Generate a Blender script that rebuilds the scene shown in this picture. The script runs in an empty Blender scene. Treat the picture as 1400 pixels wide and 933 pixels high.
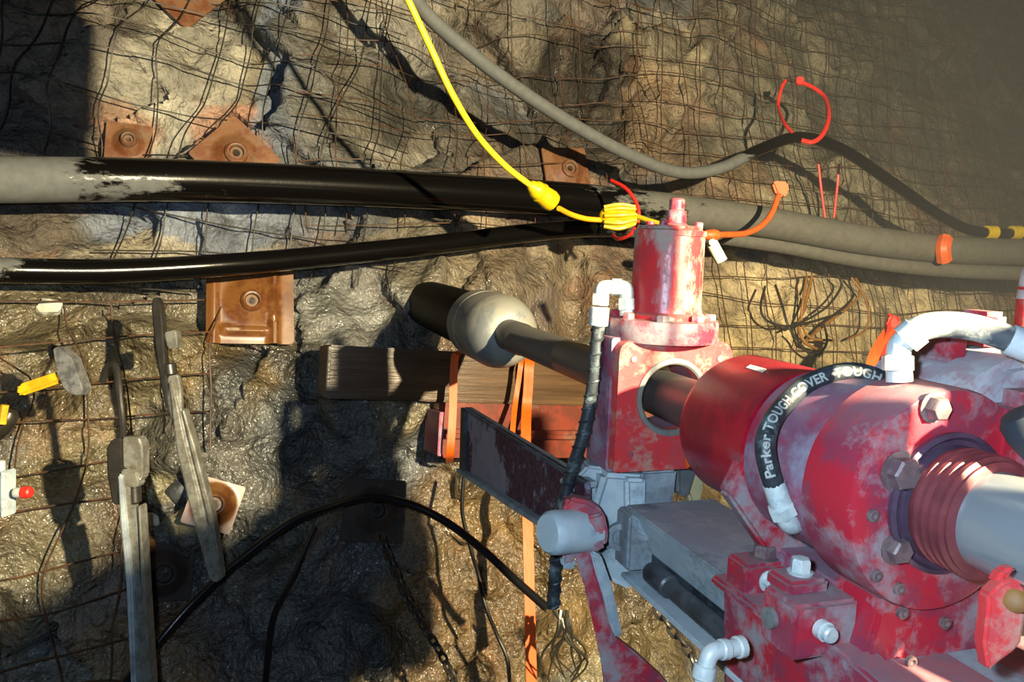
import bpy, bmesh, math, random
import numpy as np
from mathutils import Vector, Matrix, noise
from math import sin, cos, pi, radians

random.seed(7); RNG = np.random.default_rng(11)
SC = bpy.context.scene
COL = SC.collection
F = 1089.0; CAMZ = 1.5                      # focal length in px of the 1400x933 frame, eye height

# ------------------------------------------------------------------ camera, world, lights, exposure
cam = bpy.data.cameras.new('camera'); camo = bpy.data.objects.new('camera', cam); COL.objects.link(camo)
cam.sensor_width = 36.0; cam.lens = 36.0*F/1400.0; cam.clip_start = 0.02
camo.location = (0, 0, CAMZ); camo.rotation_euler = (pi/2, 0, 0)
SC.camera = camo
wd = bpy.data.worlds.new('world'); SC.world = wd; wd.use_nodes = True
wd.node_tree.nodes['Background'].inputs[0].default_value = (0.55, 0.6, 0.7, 1)
wd.node_tree.nodes['Background'].inputs[1].default_value = 0.008
def lamp(name, loc, power, color, radius):
    l = bpy.data.lights.new(name, 'POINT'); l.energy = power; l.color = color; l.shadow_soft_size = radius
    o = bpy.data.objects.new(name, l); o.location = loc; COL.objects.link(o); return o
wl = bpy.data.lights.new('work_lamp', 'SPOT'); wl.energy = 960; wl.color = (1.0, 0.84, 0.52); wl.shadow_soft_size = .022   # floodlight behind the photographer's right shoulder
wl.spot_size = radians(122); wl.spot_blend = .75
wlo = bpy.data.objects.new('work_lamp', wl); wlo.location = (1.00, -0.50, CAMZ+0.35); COL.objects.link(wlo)
wlo.rotation_euler = (Vector((-.45, 2.0, CAMZ-.05)) - wlo.location).to_track_quat('-Z', 'Y').to_euler()
lamp('camera_flash', (-0.05, 0.0, CAMZ+0.035), 32, (0.58, 0.79, 1.0), 0.012)   # flash beside the lens
vs = SC.view_settings
SC.display_settings.display_device = 'sRGB'
vs.view_transform = 'Standard'; vs.look = 'None'; vs.exposure = 0.0; vs.gamma = 1.0; vs.use_curve_mapping = False

# ------------------------------------------------------------------ pixel / frame helpers
def ray(px, py): return Vector(((px-700)/F, 1.0, -(py-466.5)/F))
def W(px, py, d):
    v = ray(px, py)*d; v.z += CAMZ; return v
E1 = Vector((-.3214, 1, .1299)).normalized()                 # drill axis, away from the camera
E3 = (Vector((0, 0, 1)) - E1*E1.z).normalized(); E2 = E1.cross(E3)
MO = W(902, 537, .957)
MF = Matrix(((E2.x, E1.x, E3.x, MO.x), (E2.y, E1.y, E3.y, MO.y), (E2.z, E1.z, E3.z, MO.z), (0, 0, 0, 1)))
MFI = MF.inverted()
def mw(r, a, u): return MF @ Vector((r, a, u))               # machine coordinates (right, along, up) -> world
def lw(p): return MFI @ p

# ------------------------------------------------------------------ the rock height field
X0, X1, Z0, Z1, ST = -2.6, 5.2, -1.5, 2.3, 0.0125
gx = np.arange(X0, X1+1e-6, ST); gz = np.arange(Z0, Z1+1e-6, ST)
GX, GZ = np.meshgrid(gx, gz)
def facets(n, tilt, off, warp, seed):
    r = np.random.default_rng(seed)
    sx = r.uniform(X0-.2, X1+.2, n); sz = r.uniform(Z0-.2, Z1+.2, n)
    tx = r.uniform(-tilt, tilt, n); tz = r.uniform(-tilt, tilt, n); o = r.uniform(-off, off, n)
    x = GX + warp*np.sin(GZ*9+seed) ; z = GZ + warp*np.sin(GX*8+2*seed)
    best = np.full(GX.shape, 1e9); idx = np.zeros(GX.shape, int)
    for i in range(n):
        x0 = max(0, int((sx[i]-1.0-X0)/ST)); x1 = max(0, int((sx[i]+1.0-X0)/ST))
        z0 = max(0, int((sz[i]-1.0-Z0)/ST)); z1 = max(0, int((sz[i]+1.0-Z0)/ST))
        if n > 1500:
            x0 = max(0, int((sx[i]-.35-X0)/ST)); x1 = max(0, int((sx[i]+.35-X0)/ST))
            z0 = max(0, int((sz[i]-.35-Z0)/ST)); z1 = max(0, int((sz[i]+.35-Z0)/ST))
        s = (slice(z0, z1), slice(x0, x1))
        d = (x[s]-sx[i])**2 + (z[s]-sz[i])**2
        m = d < best[s]; best[s] = np.where(m, d, best[s]); idx[s] = np.where(m, i, idx[s])
    h = o[idx] + tx[idx]*(GX-sx[idx]) + tz[idx]*(GZ-sz[idx])
    return h, idx
def blur(a, k):
    for _ in range(k):
        p = np.pad(a, 1, mode='edge')
        a = (p[1:-1, 1:-1]*2 + p[:-2, 1:-1] + p[2:, 1:-1] + p[1:-1, :-2] + p[1:-1, 2:])/6
    return a
def smooth01(x): x = np.clip(x, 0, 1); return x*x*(3-2*x)
PLANE = 2.40 + 0.50*GX + 0.35*GZ
h1, id1 = facets(190, .46, .075, .06, 3)
h2, id2 = facets(1400, .42, .022, .03, 5)
h3, id3 = facets(6500, .50, .008, .012, 9)
PXG = 700 + F*GX/PLANE; PYG = 466.5 - F*GZ/PLANE            # roughly where each point of the wall is seen, used only to place seams, stains and painted shade
calm = 1 - .62*smooth01((GX-.35)/.5)*1.0
calm *= 1 - .35*np.exp(-(((PXG-690)/170)**2 + ((PYG-760)/190)**2))
HF = PLANE + blur(h1, 1)*calm + h2*calm + blur(h3, 1)*(.4+.6*calm)
def dent(px, py, rx, ry, depth):
    global HF
    HF = HF + depth*np.exp(-(((PXG-px)/rx)**2 + ((PYG-py)/ry)**2)**2)
dent(800, 110, 75, 85, .16); dent(560, 150, 35, 90, .07); dent(780, 400, 25, 70, .10)
dent(430, 600, 110, 90, .10); dent(300, 850, 160, 90, .06); dent(480, 880, 60, 70, .07)
dent(640, 400, 120, 45, -.05); dent(70, 780, 80, 120, -.05)
def bil(G, x, z):
    fx = min(max((x-X0)/ST, 0), len(gx)-1.001); fz = min(max((z-Z0)/ST, 0), len(gz)-1.001)
    i, j = int(fx), int(fz); u, v = fx-i, fz-j
    return (G[j, i]*(1-u)+G[j, i+1]*u)*(1-v) + (G[j+1, i]*(1-u)+G[j+1, i+1]*u)*v
env = HF.copy()
for _ in range(5):
    p = np.pad(env, 1, mode='edge')
    env = np.minimum.reduce([p[1:-1, 1:-1], p[:-2, 1:-1], p[2:, 1:-1], p[1:-1, :-2], p[1:-1, 2:]])
env = blur(env, 14)
def WP(px, py, off=0.0, G=None):
    """point where the sight line meets the rock, pulled off the rock by `off` metres"""
    G = HF if G is None else G
    r = ray(px, py); d = 2.3
    for _ in range(40):
        d = .6*d + .4*bil(G, r.x*d, r.z*d)
    return W(px, py, d-off)
def wall_depth(px, py): return WP(px, py).y

# ------------------------------------------------------------------ materials
def new_mat(name):
    m = bpy.data.materials.new(name); m.use_nodes = True; nt = m.node_tree
    return m, nt, nt.nodes['Principled BSDF']
def N(nt, t, **k):
    n = nt.nodes.new(t)
    for a, b in k.items():
        if a.startswith('_'): setattr(n, a[1:], b)
        else: n.inputs[a.replace('__', ' ')].default_value = b
    return n
def srgb(c):
    f = lambda v: (v/255)/12.92 if v/255 <= .04045 else ((v/255+.055)/1.055)**2.4
    return (f(c[0]), f(c[1]), f(c[2]), 1)
def ramp(nt, src, stops):
    r = nt.nodes.new('ShaderNodeValToRGB'); el = r.color_ramp.elements
    while len(el) < len(stops): el.new(.5)
    for e, (p, c) in zip(el, stops): e.position = p; e.color = c if len(c) == 4 else (*c, 1)
    nt.links.new(src, r.inputs[0]); return r.outputs[0]
def mixc(nt, fac, a, b, mode='MIX'):
    m = nt.nodes.new('ShaderNodeMix'); m.data_type = 'RGBA'; m.blend_type = mode
    for i, v in ((0, fac), (6, a), (7, b)):
        if hasattr(v, 'default_value') or hasattr(v, 'is_linked'): nt.links.new(v, m.inputs[i])
        else: m.inputs[i].default_value = v
    return m.outputs[2]
BLK, WHT = (0, 0, 0, 1), (1, 1, 1, 1)
def noise_tex(nt, scale, detail=6, rough=.6, coord=None, off=(0, 0, 0), stretch=(1, 1, 1)):
    tc = nt.nodes.new('ShaderNodeTexCoord'); mp = nt.nodes.new('ShaderNodeMapping')
    mp.inputs['Location'].default_value = off; mp.inputs['Scale'].default_value = stretch
    nt.links.new(tc.outputs['Object'] if coord is None else coord, mp.inputs[0])
    n = nt.nodes.new('ShaderNodeTexNoise'); n.inputs['Scale'].default_value = scale
    n.inputs['Detail'].default_value = detail; n.inputs['Roughness'].default_value = rough
    nt.links.new(mp.outputs[0], n.inputs['Vector']); return n.outputs[0]
def bump(nt, bsdf, src, strength, dist=.002):
    b = nt.nodes.new('ShaderNodeBump'); b.inputs['Strength'].default_value = strength; b.inputs['Distance'].default_value = dist
    nt.links.new(src, b.inputs['Height']); nt.links.new(b.outputs[0], bsdf.inputs['Normal']); return b
def simple(name, c, rough=.5, metal=0.0, var=.25, scale=30, bmp=.15, coat=0, stretch=(1, 1, 1)):
    m, nt, b = new_mat(name); s = srgb(c)
    n = noise_tex(nt, scale, 6, .65, stretch=stretch)
    d = tuple(v*(1-var) for v in s[:3]); l = tuple(min(1, v*(1+var)) for v in s[:3])
    nt.links.new(ramp(nt, n, [(.3, d), (.7, l)]), b.inputs['Base Color'])
    b.inputs['Roughness'].default_value = rough; b.inputs['Metallic'].default_value = metal
    b.inputs['Coat Weight'].default_value = coat; b.inputs['Coat Roughness'].default_value = .15
    if bmp: bump(nt, b, n, bmp)
    return m
def two_tone(name, c1, c2, dust, scale=22, th=(.46, .56), dth=(.52, .62), dscale=11, rough=.42, metal=0., topdust=.5, bmp=.25, off=(0, 0, 0), coat=0.0, stretch=(1, 1, 1)):
    """paint c1 worn to c2, with patches of dried drilling mud `dust` that also settles on level tops"""
    m, nt, b = new_mat(name)
    n1 = noise_tex(nt, scale, 8, .7, off=off); n2 = noise_tex(nt, dscale, 9, .72, off=(off[0]+3, off[1]+1, off[2]), stretch=stretch)
    n3 = noise_tex(nt, scale*6, 4, .6)
    c = mixc(nt, ramp(nt, n1, [(th[0], BLK), (th[1], WHT)]), srgb(c1), srgb(c2))
    dm = ramp(nt, n2, [(dth[0], BLK), (dth[1], WHT)])
    g = nt.nodes.new('ShaderNodeNewGeometry'); sx = nt.nodes.new('ShaderNodeSeparateXYZ'); nt.links.new(g.outputs['Normal'], sx.inputs[0])
    mr = nt.nodes.new('ShaderNodeMapRange'); mr.inputs[1].default_value = .45; mr.inputs[2].default_value = 1.0; mr.inputs[4].default_value = topdust
    nt.links.new(sx.outputs[2], mr.inputs[0])
    tot = nt.nodes.new('ShaderNodeMath'); tot.operation = 'MAXIMUM'; nt.links.new(dm, tot.inputs[0]); nt.links.new(mr.outputs[0], tot.inputs[1])
    t2 = nt.nodes.new('ShaderNodeMath'); t2.operation = 'MULTIPLY'; nt.links.new(tot.outputs[0], t2.inputs[0])
    nt.links.new(ramp(nt, n3, [(.2, (.72,)*3), (.6, WHT)]), t2.inputs[1])
    c = mixc(nt, t2.outputs[0], c, srgb(dust))
    nt.links.new(c, b.inputs['Base Color'])
    rr = nt.nodes.new('ShaderNodeMapRange'); rr.inputs[3].default_value = rough; rr.inputs[4].default_value = .8; nt.links.new(t2.outputs[0], rr.inputs[0])
    nt.links.new(rr.outputs[0], b.inputs['Roughness']); b.inputs['Metallic'].default_value = metal
    b.inputs['Coat Weight'].default_value = coat; b.inputs['Coat Roughness'].default_value = .12
    bump(nt, b, n2, bmp, .003)
    return m
M = {}
M['red'] = two_tone('red_paint', (200, 36, 54), (164, 26, 52), (140, 130, 134), dth=(.55, .66), topdust=.45)
M['red_worn'] = two_tone('red_paint_worn', (174, 34, 52), (136, 50, 70), (140, 134, 138), dth=(.47, .6), dscale=16, topdust=.6)
M['red_plate'] = two_tone('red_paint_scratched', (212, 58, 60), (196, 68, 72), (176, 142, 124), scale=40, dth=(.5, .62), dscale=24, topdust=.3)
M['red_drum'] = two_tone('red_paint_drum', (166, 22, 40), (136, 18, 40), (120, 92, 96), dth=(.58, .72), dscale=14, topdust=.12, rough=.34)
M['purple'] = two_tone('purple_dusty_paint', (150, 40, 72), (126, 82, 104), (146, 142, 158), dth=(.45, .62), dscale=13, topdust=.5)
M['dusty'] = two_tone('thick_dust_paint', (150, 40, 72), (140, 90, 108), (178, 182, 188), dth=(.42, .56), dscale=13, topdust=1.0)
M['cyl'] = two_tone('cylinder_paint', (206, 54, 54), (192, 56, 62), (160, 146, 134), scale=30, dth=(.48, .56), dscale=16, topdust=.5, rough=.3, stretch=(1, 1, .45))
M['grey'] = two_tone('grey_mud_steel', (142, 154, 162), (160, 170, 176), (104, 108, 112), dth=(.5, .66), topdust=.2, rough=.55)
M['grey_light'] = two_tone('pale_mud_steel', (172, 188, 196), (188, 198, 202), (122, 134, 144), dth=(.55, .66), topdust=.2, rough=.5)
M['grey_dark'] = two_tone('dark_steel', (46, 48, 52), (66, 70, 76), (100, 104, 108), dth=(.56, .7), topdust=.2, rough=.4)
M['lilac'] = two_tone('primer_channel', (134, 132, 152), (120, 120, 140), (64, 20, 38), dscale=5, dth=(.5, .54), topdust=0., rough=.45)
M['fitting'] = two_tone('zinc_fitting', (196, 204, 202), (172, 184, 186), (210, 212, 206), scale=60, dth=(.55, .7), topdust=.3, rough=.4, metal=.1)
M['bolt'] = two_tone('bolt_steel', (120, 100, 100), (96, 76, 80), (112, 96, 94), scale=80, topdust=.3, rough=.4, metal=.1)
M['chrome'] = simple('chrome_rod', (150, 156, 160), .2, .45, .08, 20, .02, stretch=(1, .1, 1))
M['rod'] = simple('drill_rod_steel', (84, 82, 80), .45, .3, .18, 24, .2, stretch=(1, .2, 1))
M['sleeve'] = simple('dark_sleeve', (84, 66, 84), .4, .3, .3, 40, .2)
M['thread'] = simple('red_brown_thread', (120, 58, 62), .45, .2, .3, 50, .2)
M['casing'] = simple('black_casing', (7, 7, 8), .6, .0, .3, 14, .2)
M['casing'].node_tree.nodes['Principled BSDF'].inputs['Specular IOR Level'].default_value = .15
M['collar'] = two_tone('collar_mud', (120, 120, 116), (98, 102, 104), (132, 124, 106), dth=(.5, .66), rough=.5)
M['rubber'] = two_tone('black_rubber', (24, 22, 21), (32, 30, 28), (120, 120, 112), dscale=5, scale=30, dth=(.6, .68), topdust=0., rough=.22, bmp=.1)
M['rubber2'] = two_tone('black_wet_rubber', (20, 19, 18), (30, 28, 26), (110, 112, 108), dscale=6, scale=30, dth=(.63, .7), topdust=0., rough=.2, bmp=.1)
def mud_hose(name, xl, xr):
    m, nt, b = new_mat(name)
    n = noise_tex(nt, 4.5, 9, .7, stretch=(.6, 1, 2)); n2 = noise_tex(nt, 40, 6, .7)
    g = nt.nodes.new('ShaderNodeNewGeometry'); sx = nt.nodes.new('ShaderNodeSeparateXYZ'); nt.links.new(g.outputs['Position'], sx.inputs[0])
    def mr(a, b_):
        q = nt.nodes.new('ShaderNodeMapRange'); q.inputs[1].default_value = a; q.inputs[2].default_value = b_; q.inputs[4].default_value = .42; nt.links.new(sx.outputs[0], q.inputs[0]); return q.outputs[0]
    def add(a, b_):
        q = nt.nodes.new('ShaderNodeMath'); q.operation = 'ADD'; nt.links.new(a, q.inputs[0]); nt.links.new(b_, q.inputs[1]); return q.outputs[0]
    f = add(add(n, mr(xl[1], xl[0])), mr(xr[0], xr[1]))
    mask = ramp(nt, f, [(.66, BLK), (.71, WHT)])
    mud = mixc(nt, mr(xr[0]-.4, xr[1]), srgb((92, 94, 94)), srgb((96, 90, 74)))
    mud = mixc(nt, .5, mud, ramp(nt, n2, [(.3, (.5, .5, .5)), (.7, (1.2, 1.2, 1.2))]), 'MULTIPLY')
    nt.links.new(mixc(nt, mask, srgb((10, 9, 9)), mud), b.inputs['Base Color'])
    q = nt.nodes.new('ShaderNodeMapRange'); q.inputs[3].default_value = .17; q.inputs[4].default_value = .75; nt.links.new(mask, q.inputs[0]); nt.links.new(q.outputs[0], b.inputs['Roughness'])
    b.inputs['Specular IOR Level'].default_value = .35; bump(nt, b, n2, .12); return m
M['cable'] = mud_hose('cable_mud_left', (.35, 1.0), (8, 9))
M['rubber'] = mud_hose('black_rubber_mud_ends', (-1.15, -.72), (.05, .75))
M['rubber2'] = mud_hose('wet_rubber_mud_ends', (-1.2, -.9), (.1, .8))
M['hyd'] = two_tone('hydraulic_rubber', (48, 54, 58), (34, 38, 42), (104, 118, 124), dscale=40, scale=60, dth=(.53, .66), topdust=.1, rough=.45)
M['slate'] = simple('slate_rubber', (36, 41, 50), .85, 0, .2, 40, .1)
M['black'] = simple('black_cable', (18, 18, 20), .3, 0, .3, 40, .15)
M['cable_white'] = two_tone('pale_dusty_hose', (120, 128, 132), (70, 76, 82), (196, 200, 190), dscale=12, dth=(.5, .62), topdust=.85, rough=.6)
M['yellow'] = simple('yellow_plastic', (196, 168, 12), .4, 0, .15, 40, .1)
M['cord'] = simple('yellow_cord', (226, 196, 40), .45, 0, .12, 40, .1)
M['cord_or'] = simple('orange_yellow_cord', (236, 168, 24), .45, 0, .12, 40, .1)
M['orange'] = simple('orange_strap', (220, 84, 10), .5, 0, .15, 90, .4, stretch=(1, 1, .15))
M['orange2'] = simple('orange_wire', (214, 96, 40), .5, 0, .2, 40, .2)
M['redtie'] = simple('red_tie', (214, 44, 34), .45, 0, .15, 60, .1)
M['white'] = simple('white_plastic', (214, 212, 198), .5, 0, .1, 40, .1)
M['ink'] = simple('white_print', (210, 212, 208), .6, 0, .2, 90, 0)
M['rust'] = two_tone('rust_plate', (112, 72, 34), (92, 52, 24), (124, 102, 70), scale=16, dth=(.58, .72), topdust=.2, rough=.38, bmp=.2, coat=.12)
M['rust_o'] = two_tone('rust_plate_orange', (116, 80, 52), (100, 56, 30), (112, 98, 80), scale=12, dth=(.52, .68), topdust=.2, rough=.55, bmp=.3)
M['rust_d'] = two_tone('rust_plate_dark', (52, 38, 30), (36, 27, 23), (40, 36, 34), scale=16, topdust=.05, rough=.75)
M['wire'] = two_tone('rusty_wire', (84, 54, 34), (52, 40, 32), (110, 90, 66), scale=40, dth=(.6, .7), topdust=.2, rough=.6)
M['wire_d'] = two_tone('dark_wire', (46, 40, 36), (30, 28, 28), (90, 78, 60), scale=40, dth=(.62, .7), topdust=.2, rough=.5)
M['wire_o'] = simple('tan_rust_wire', (136, 92, 40), .6, .1, .3, 40, .2)
M['wrench'] = two_tone('worn_aluminium', (150, 150, 144), (122, 120, 112), (104, 96, 80), dth=(.52, .66), scale=30, topdust=.1, rough=.35, metal=.5)
M['jaw'] = simple('dark_jaw_steel', (58, 56, 54), .35, .5, .3, 40, .3)
M['hammer'] = two_tone('hammer_steel', (150, 152, 154), (110, 112, 116), (90, 84, 72), dth=(.56, .7), scale=50, rough=.3, metal=.5)
M['hyellow'] = two_tone('yellow_handle', (220, 176, 24), (200, 150, 20), (120, 96, 40), dth=(.56, .66), scale=30, dscale=20, topdust=0., rough=.5)
M['cream'] = simple('cream_lit_dust', (176, 160, 116), .6, 0, .15, 30, .2)  # dusty grey metal with the lamp's warm light put into the colour
M['mud'] = simple('mud_strings', (40, 37, 30), .35, 0, .4, 40, .5)
M['paper'] = simple('pale_scrap', (186, 186, 172), .6, 0, .2, 40, .2)
def wood_mat(name, c1, c2, rough):
    m, nt, b = new_mat(name)
    n = noise_tex(nt, 10, 8, .65, stretch=(.25, 3.5, 4.5)); n2 = noise_tex(nt, 60, 6, .6, stretch=(.12, 2, 2))
    nt.links.new(ramp(nt, n, [(.32, srgb(c1)), (.68, srgb(c2))]), b.inputs['Base Color'])
    b.inputs['Roughness'].default_value = rough; bump(nt, b, n2, .4, .003); return m
M['wood'] = wood_mat('wet_timber', (56, 38, 24), (94, 70, 46), .27)
M['wood_dark'] = wood_mat('dark_timber_end', (40, 36, 34), (62, 54, 46), .5)
M['redsteel'] = two_tone('red_oxide_beam', (118, 50, 34), (96, 46, 34), (92, 74, 58), dth=(.55, .7), topdust=.3, rough=.3, coat=.2)

# rock: tint of each block and its stains and painted shade come from the mesh, grain and relief from noise
def rock_mat():
    m, nt, b = new_mat('mine_rock')
    at = nt.nodes.new('ShaderNodeAttribute'); at.attribute_name = 'rock_tint'
    aw = nt.nodes.new('ShaderNodeAttribute'); aw.attribute_name = 'wetness'
    n1 = noise_tex(nt, 5, 10, .68); n2 = noise_tex(nt, 26, 8, .7); n3 = noise_tex(nt, 95, 5, .62)
    c = mixc(nt, 1.0, at.outputs['Color'], ramp(nt, n1, [(.28, (.42, .40, .38)), (.5, (.95, .95, .95)), (.72, (1.5, 1.48, 1.42))]), 'MULTIPLY')
    c = mixc(nt, 1.0, c, ramp(nt, n2, [(.3, (.55, .54, .54)), (.5, (1, 1, 1)), (.7, (1.35, 1.33, 1.28))]), 'MULTIPLY')
    no = noise_tex(nt, 3.1, 7, .7, off=(7, 2, 1))
    c = mixc(nt, ramp(nt, no, [(.6, BLK), (.76, (.4, .4, .4, 1))]), c, srgb((150, 92, 46)))
    vo = nt.nodes.new('ShaderNodeTexVoronoi'); vo.feature = 'DISTANCE_TO_EDGE'; vo.inputs['Scale'].default_value = 2.3
    tc = nt.nodes.new('ShaderNodeTexCoord'); wv = nt.nodes.new('ShaderNodeVectorMath'); wv.operation = 'ADD'
    nn = nt.nodes.new('ShaderNodeTexNoise'); nn.inputs['Scale'].default_value = 3; nn.inputs['Detail'].default_value = 5
    nt.links.new(tc.outputs['Object'], nn.inputs['Vector'])
    nt.links.new(tc.outputs['Object'], wv.inputs[0]); nt.links.new(nn.outputs['Color'], wv.inputs[1]); nt.links.new(wv.outputs[0], vo.inputs['Vector'])
    crack = ramp(nt, vo.outputs['Distance'], [(.0, (.3, .3, .3)), (.02, WHT)])
    c = mixc(nt, .25, c, crack, 'MULTIPLY')
    nt.links.new(c, b.inputs['Base Color'])
    r = nt.nodes.new('ShaderNodeMapRange'); r.inputs[3].default_value = .85; r.inputs[4].default_value = .55
    nt.links.new(aw.outputs['Fac'], r.inputs[0]); nt.links.new(r.outputs[0], b.inputs['Roughness'])
    a = nt.nodes.new('ShaderNodeMath'); a.operation = 'ADD'; nt.links.new(n2, a.inputs[0])
    mm = nt.nodes.new('ShaderNodeMath'); mm.operation = 'MULTIPLY'; mm.inputs[1].default_value = .45
    nt.links.new(n3, mm.inputs[0]); nt.links.new(mm.outputs[0], a.inputs[1])
    nb = noise_tex(nt, 17, 3, .55, off=(1, 5, 2)); ng = noise_tex(nt, 85, 2.0, .5, off=(4, 0, 2))
    a3 = nt.nodes.new('ShaderNodeMath'); a3.operation = 'MULTIPLY_ADD'; a3.inputs[1].default_value = .3
    nt.links.new(ng, a3.inputs[0]); nt.links.new(nb, a3.inputs[2])
    bump(nt, b, a3.outputs[0], 1.0, .034)
    cb = nt.nodes.new('ShaderNodeBump'); cb.inputs['Strength'].default_value = 1.0; cb.inputs['Distance'].default_value = .013
    nt.links.new(ng, cb.inputs['Height']); nt.links.new(cb.outputs[0], b.inputs['Coat Normal'])
    cw = nt.nodes.new('ShaderNodeMath'); cw.operation = 'MULTIPLY'; cw.inputs[1].default_value = .85; nt.links.new(aw.outputs['Fac'], cw.inputs[0])
    nt.links.new(cw.outputs[0], b.inputs['Coat Weight']); b.inputs['Coat Roughness'].default_value = .14
    b.inputs['Specular IOR Level'].default_value = .5
    return m
M['rock'] = rock_mat()

# ------------------------------------------------------------------ mesh helpers
def mesh_of(bm, name, mat, smooth=True, angle=35):
    me = bpy.data.meshes.new(name)
    bmesh.ops.recalc_face_normals(bm, faces=bm.faces)
    if smooth:
        for f in bm.faces: f.smooth = True
        ca = cos(radians(angle))
        for e in bm.edges:
            if len(e.link_faces) == 2 and e.link_faces[0].normal.dot(e.link_faces[1].normal) < ca: e.smooth = False
    bm.to_mesh(me); bm.free()
    me.materials.append(mat if not isinstance(mat, str) else M[mat]); return me
def BM(): return bmesh.new()
def spline(pts, n=8):
    P = [Vector(p) for p in pts]
    if len(P) < 3: return [P[0].lerp(P[1], i/n) for i in range(n+1)]
    out = []
    for i in range(len(P)-1):
        p0 = P[i-1] if i else P[0]*2-P[1]; p1, p2 = P[i], P[i+1]; p3 = P[i+2] if i+2 < len(P) else P[-1]*2-P[-2]
        for k in range(n):
            t = k/n
            out.append(.5*((2*p1) + (p2-p0)*t + (2*p0-5*p1+4*p2-p3)*t*t + (3*p1-p0-3*p2+p3)*t**3))
    out.append(P[-1]); return out
def frames(path):
    T = [(path[min(i+1, len(path)-1)] - path[max(i-1, 0)]).normalized() for i in range(len(path))]
    u = T[0].orthogonal().normalized()
    ref = Vector((0, 0, 1)); u2 = ref - T[0]*ref.dot(T[0])
    if u2.length > .2: u = u2.normalized()
    out = []
    for t in T:
        u = (u - t*u.dot(t)).normalized(); out.append((t, u, t.cross(u)))
    return out
def tube(bm, pts, rad, seg=12, n=8, smooth=True, caps=True):
    path = spline(pts, n) if smooth else [Vector(p) for p in pts]
    fr = frames(path); rings = []
    for i, (p, (t, u, v)) in enumerate(zip(path, fr)):
        q = i/(len(path)-1)
        r = rad(q) if callable(rad) else rad
        rings.append([bm.verts.new(p + u*(r*cos(2*pi*k/seg)) + v*(r*sin(2*pi*k/seg))) for k in range(seg)])
    for a, b in zip(rings, rings[1:]):
        for k in range(seg): bm.faces.new((a[k], a[(k+1) % seg], b[(k+1) % seg], b[k]))
    if caps: bm.faces.new(rings[0][::-1]); bm.faces.new(rings[-1])
    return bm
def ribbon(bm, pts, width_dir, w, th, n=6, smooth=True):
    path = spline(pts, n) if smooth else [Vector(p) for p in pts]
    wd = Vector(width_dir).normalized(); rings = []
    for i, p in enumerate(path):
        t = (path[min(i+1, len(path)-1)] - path[max(i-1, 0)]).normalized()
        x = (wd - t*wd.dot(t)).normalized(); y = t.cross(x)
        rings.append([bm.verts.new(p + x*sx*w/2 + y*sy*th/2) for sx, sy in ((-1, -1), (1, -1), (1, 1), (-1, 1))])
    for a, b in zip(rings, rings[1:]):
        for k in range(4): bm.faces.new((a[k], a[(k+1) % 4], b[(k+1) % 4], b[k]))
    bm.faces.new(rings[0][::-1]); bm.faces.new(rings[-1]); return bm
def basis(axis):
    """matrix whose z is `axis`"""
    z = Vector(axis).normalized(); x = z.orthogonal().normalized()
    if abs(z.x) < .9: x = (Vector((1, 0, 0)) - z*z.x).normalized()
    y = z.cross(x)
    return Matrix(((x.x, y.x, z.x), (x.y, y.y, z.y), (x.z, y.z, z.z)))
def lathe(bm, prof, center, axis, seg=32, rot=0.0):
    """profile of (radius, height) turned about `axis` through `center`"""
    B = basis(axis); c = Vector(center); rings = []
    for r, h in prof:
        if r <= 1e-6: rings.append([bm.verts.new(c + B @ Vector((0, 0, h)))])
        else: rings.append([bm.verts.new(c + B @ Vector((r*cos(rot+2*pi*k/seg), r*sin(rot+2*pi*k/seg), h))) for k in range(seg)])
    for a, b in zip(rings, rings[1:]):
        for k in range(seg):
            k2 = (k+1) % seg
            if len(a) == 1 and len(b) == 1: continue
            if len(a) == 1: bm.faces.new((a[0], b[k], b[k2]))
            elif len(b) == 1: bm.faces.new((a[k], a[k2], b[0]))
            else: bm.faces.new((a[k], a[k2], b[k2], b[k]))
    if len(rings[0]) > 1: bm.faces.new(rings[0][::-1])
    if len(rings[-1]) > 1: bm.faces.new(rings[-1])
    return bm
def bev(bm, w, seg=2):
    if w > 0:
        es = [e for e in bm.edges if len(e.link_faces) == 2 and e.link_faces[0].normal.dot(e.link_faces[1].normal) < .85]
        bmesh.ops.bevel(bm, geom=es, offset=w, segments=seg, affect='EDGES', clamp_overlap=True)
    return bm
def box(lo, hi, bevel=.002, M4=None):
    bm = BM(); vs_ = [bm.verts.new((x, y, z)) for x in (lo[0], hi[0]) for y in (lo[1], hi[1]) for z in (lo[2], hi[2])]
    for f in ((0, 1, 3, 2), (4, 6, 7, 5), (0, 4, 5, 1), (2, 3, 7, 6), (0, 2, 6, 4), (1, 5, 7, 3)): bm.faces.new([vs_[i] for i in f])
    bmesh.ops.recalc_face_normals(bm, faces=bm.faces); bm.normal_update()
    bev(bm, bevel)
    if M4 is not None: bmesh.ops.transform(bm, matrix=M4, verts=bm.verts)
    return bm
def prism(pts3, vec, bevel=.002):
    """polygon (3D points) swept along vec"""
    bm = BM(); v = Vector(vec); P = [Vector(p) for p in pts3]
    a = [bm.verts.new(p) for p in P]; b = [bm.verts.new(p+v) for p in P]; n = len(P)
    bm.faces.new(a[::-1]); bm.faces.new(b)
    for i in range(n): bm.faces.new((a[i], a[(i+1) % n], b[(i+1) % n], b[i]))
    bmesh.ops.recalc_face_normals(bm, faces=bm.faces); bm.normal_update()
    return bev(bm, bevel)
def join(*bms):
    out = BM()
    for b in bms:
        me = bpy.data.meshes.new('t'); b.to_mesh(me); b.free(); out.from_mesh(me); bpy.data.meshes.remove(me)
    return out
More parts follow.
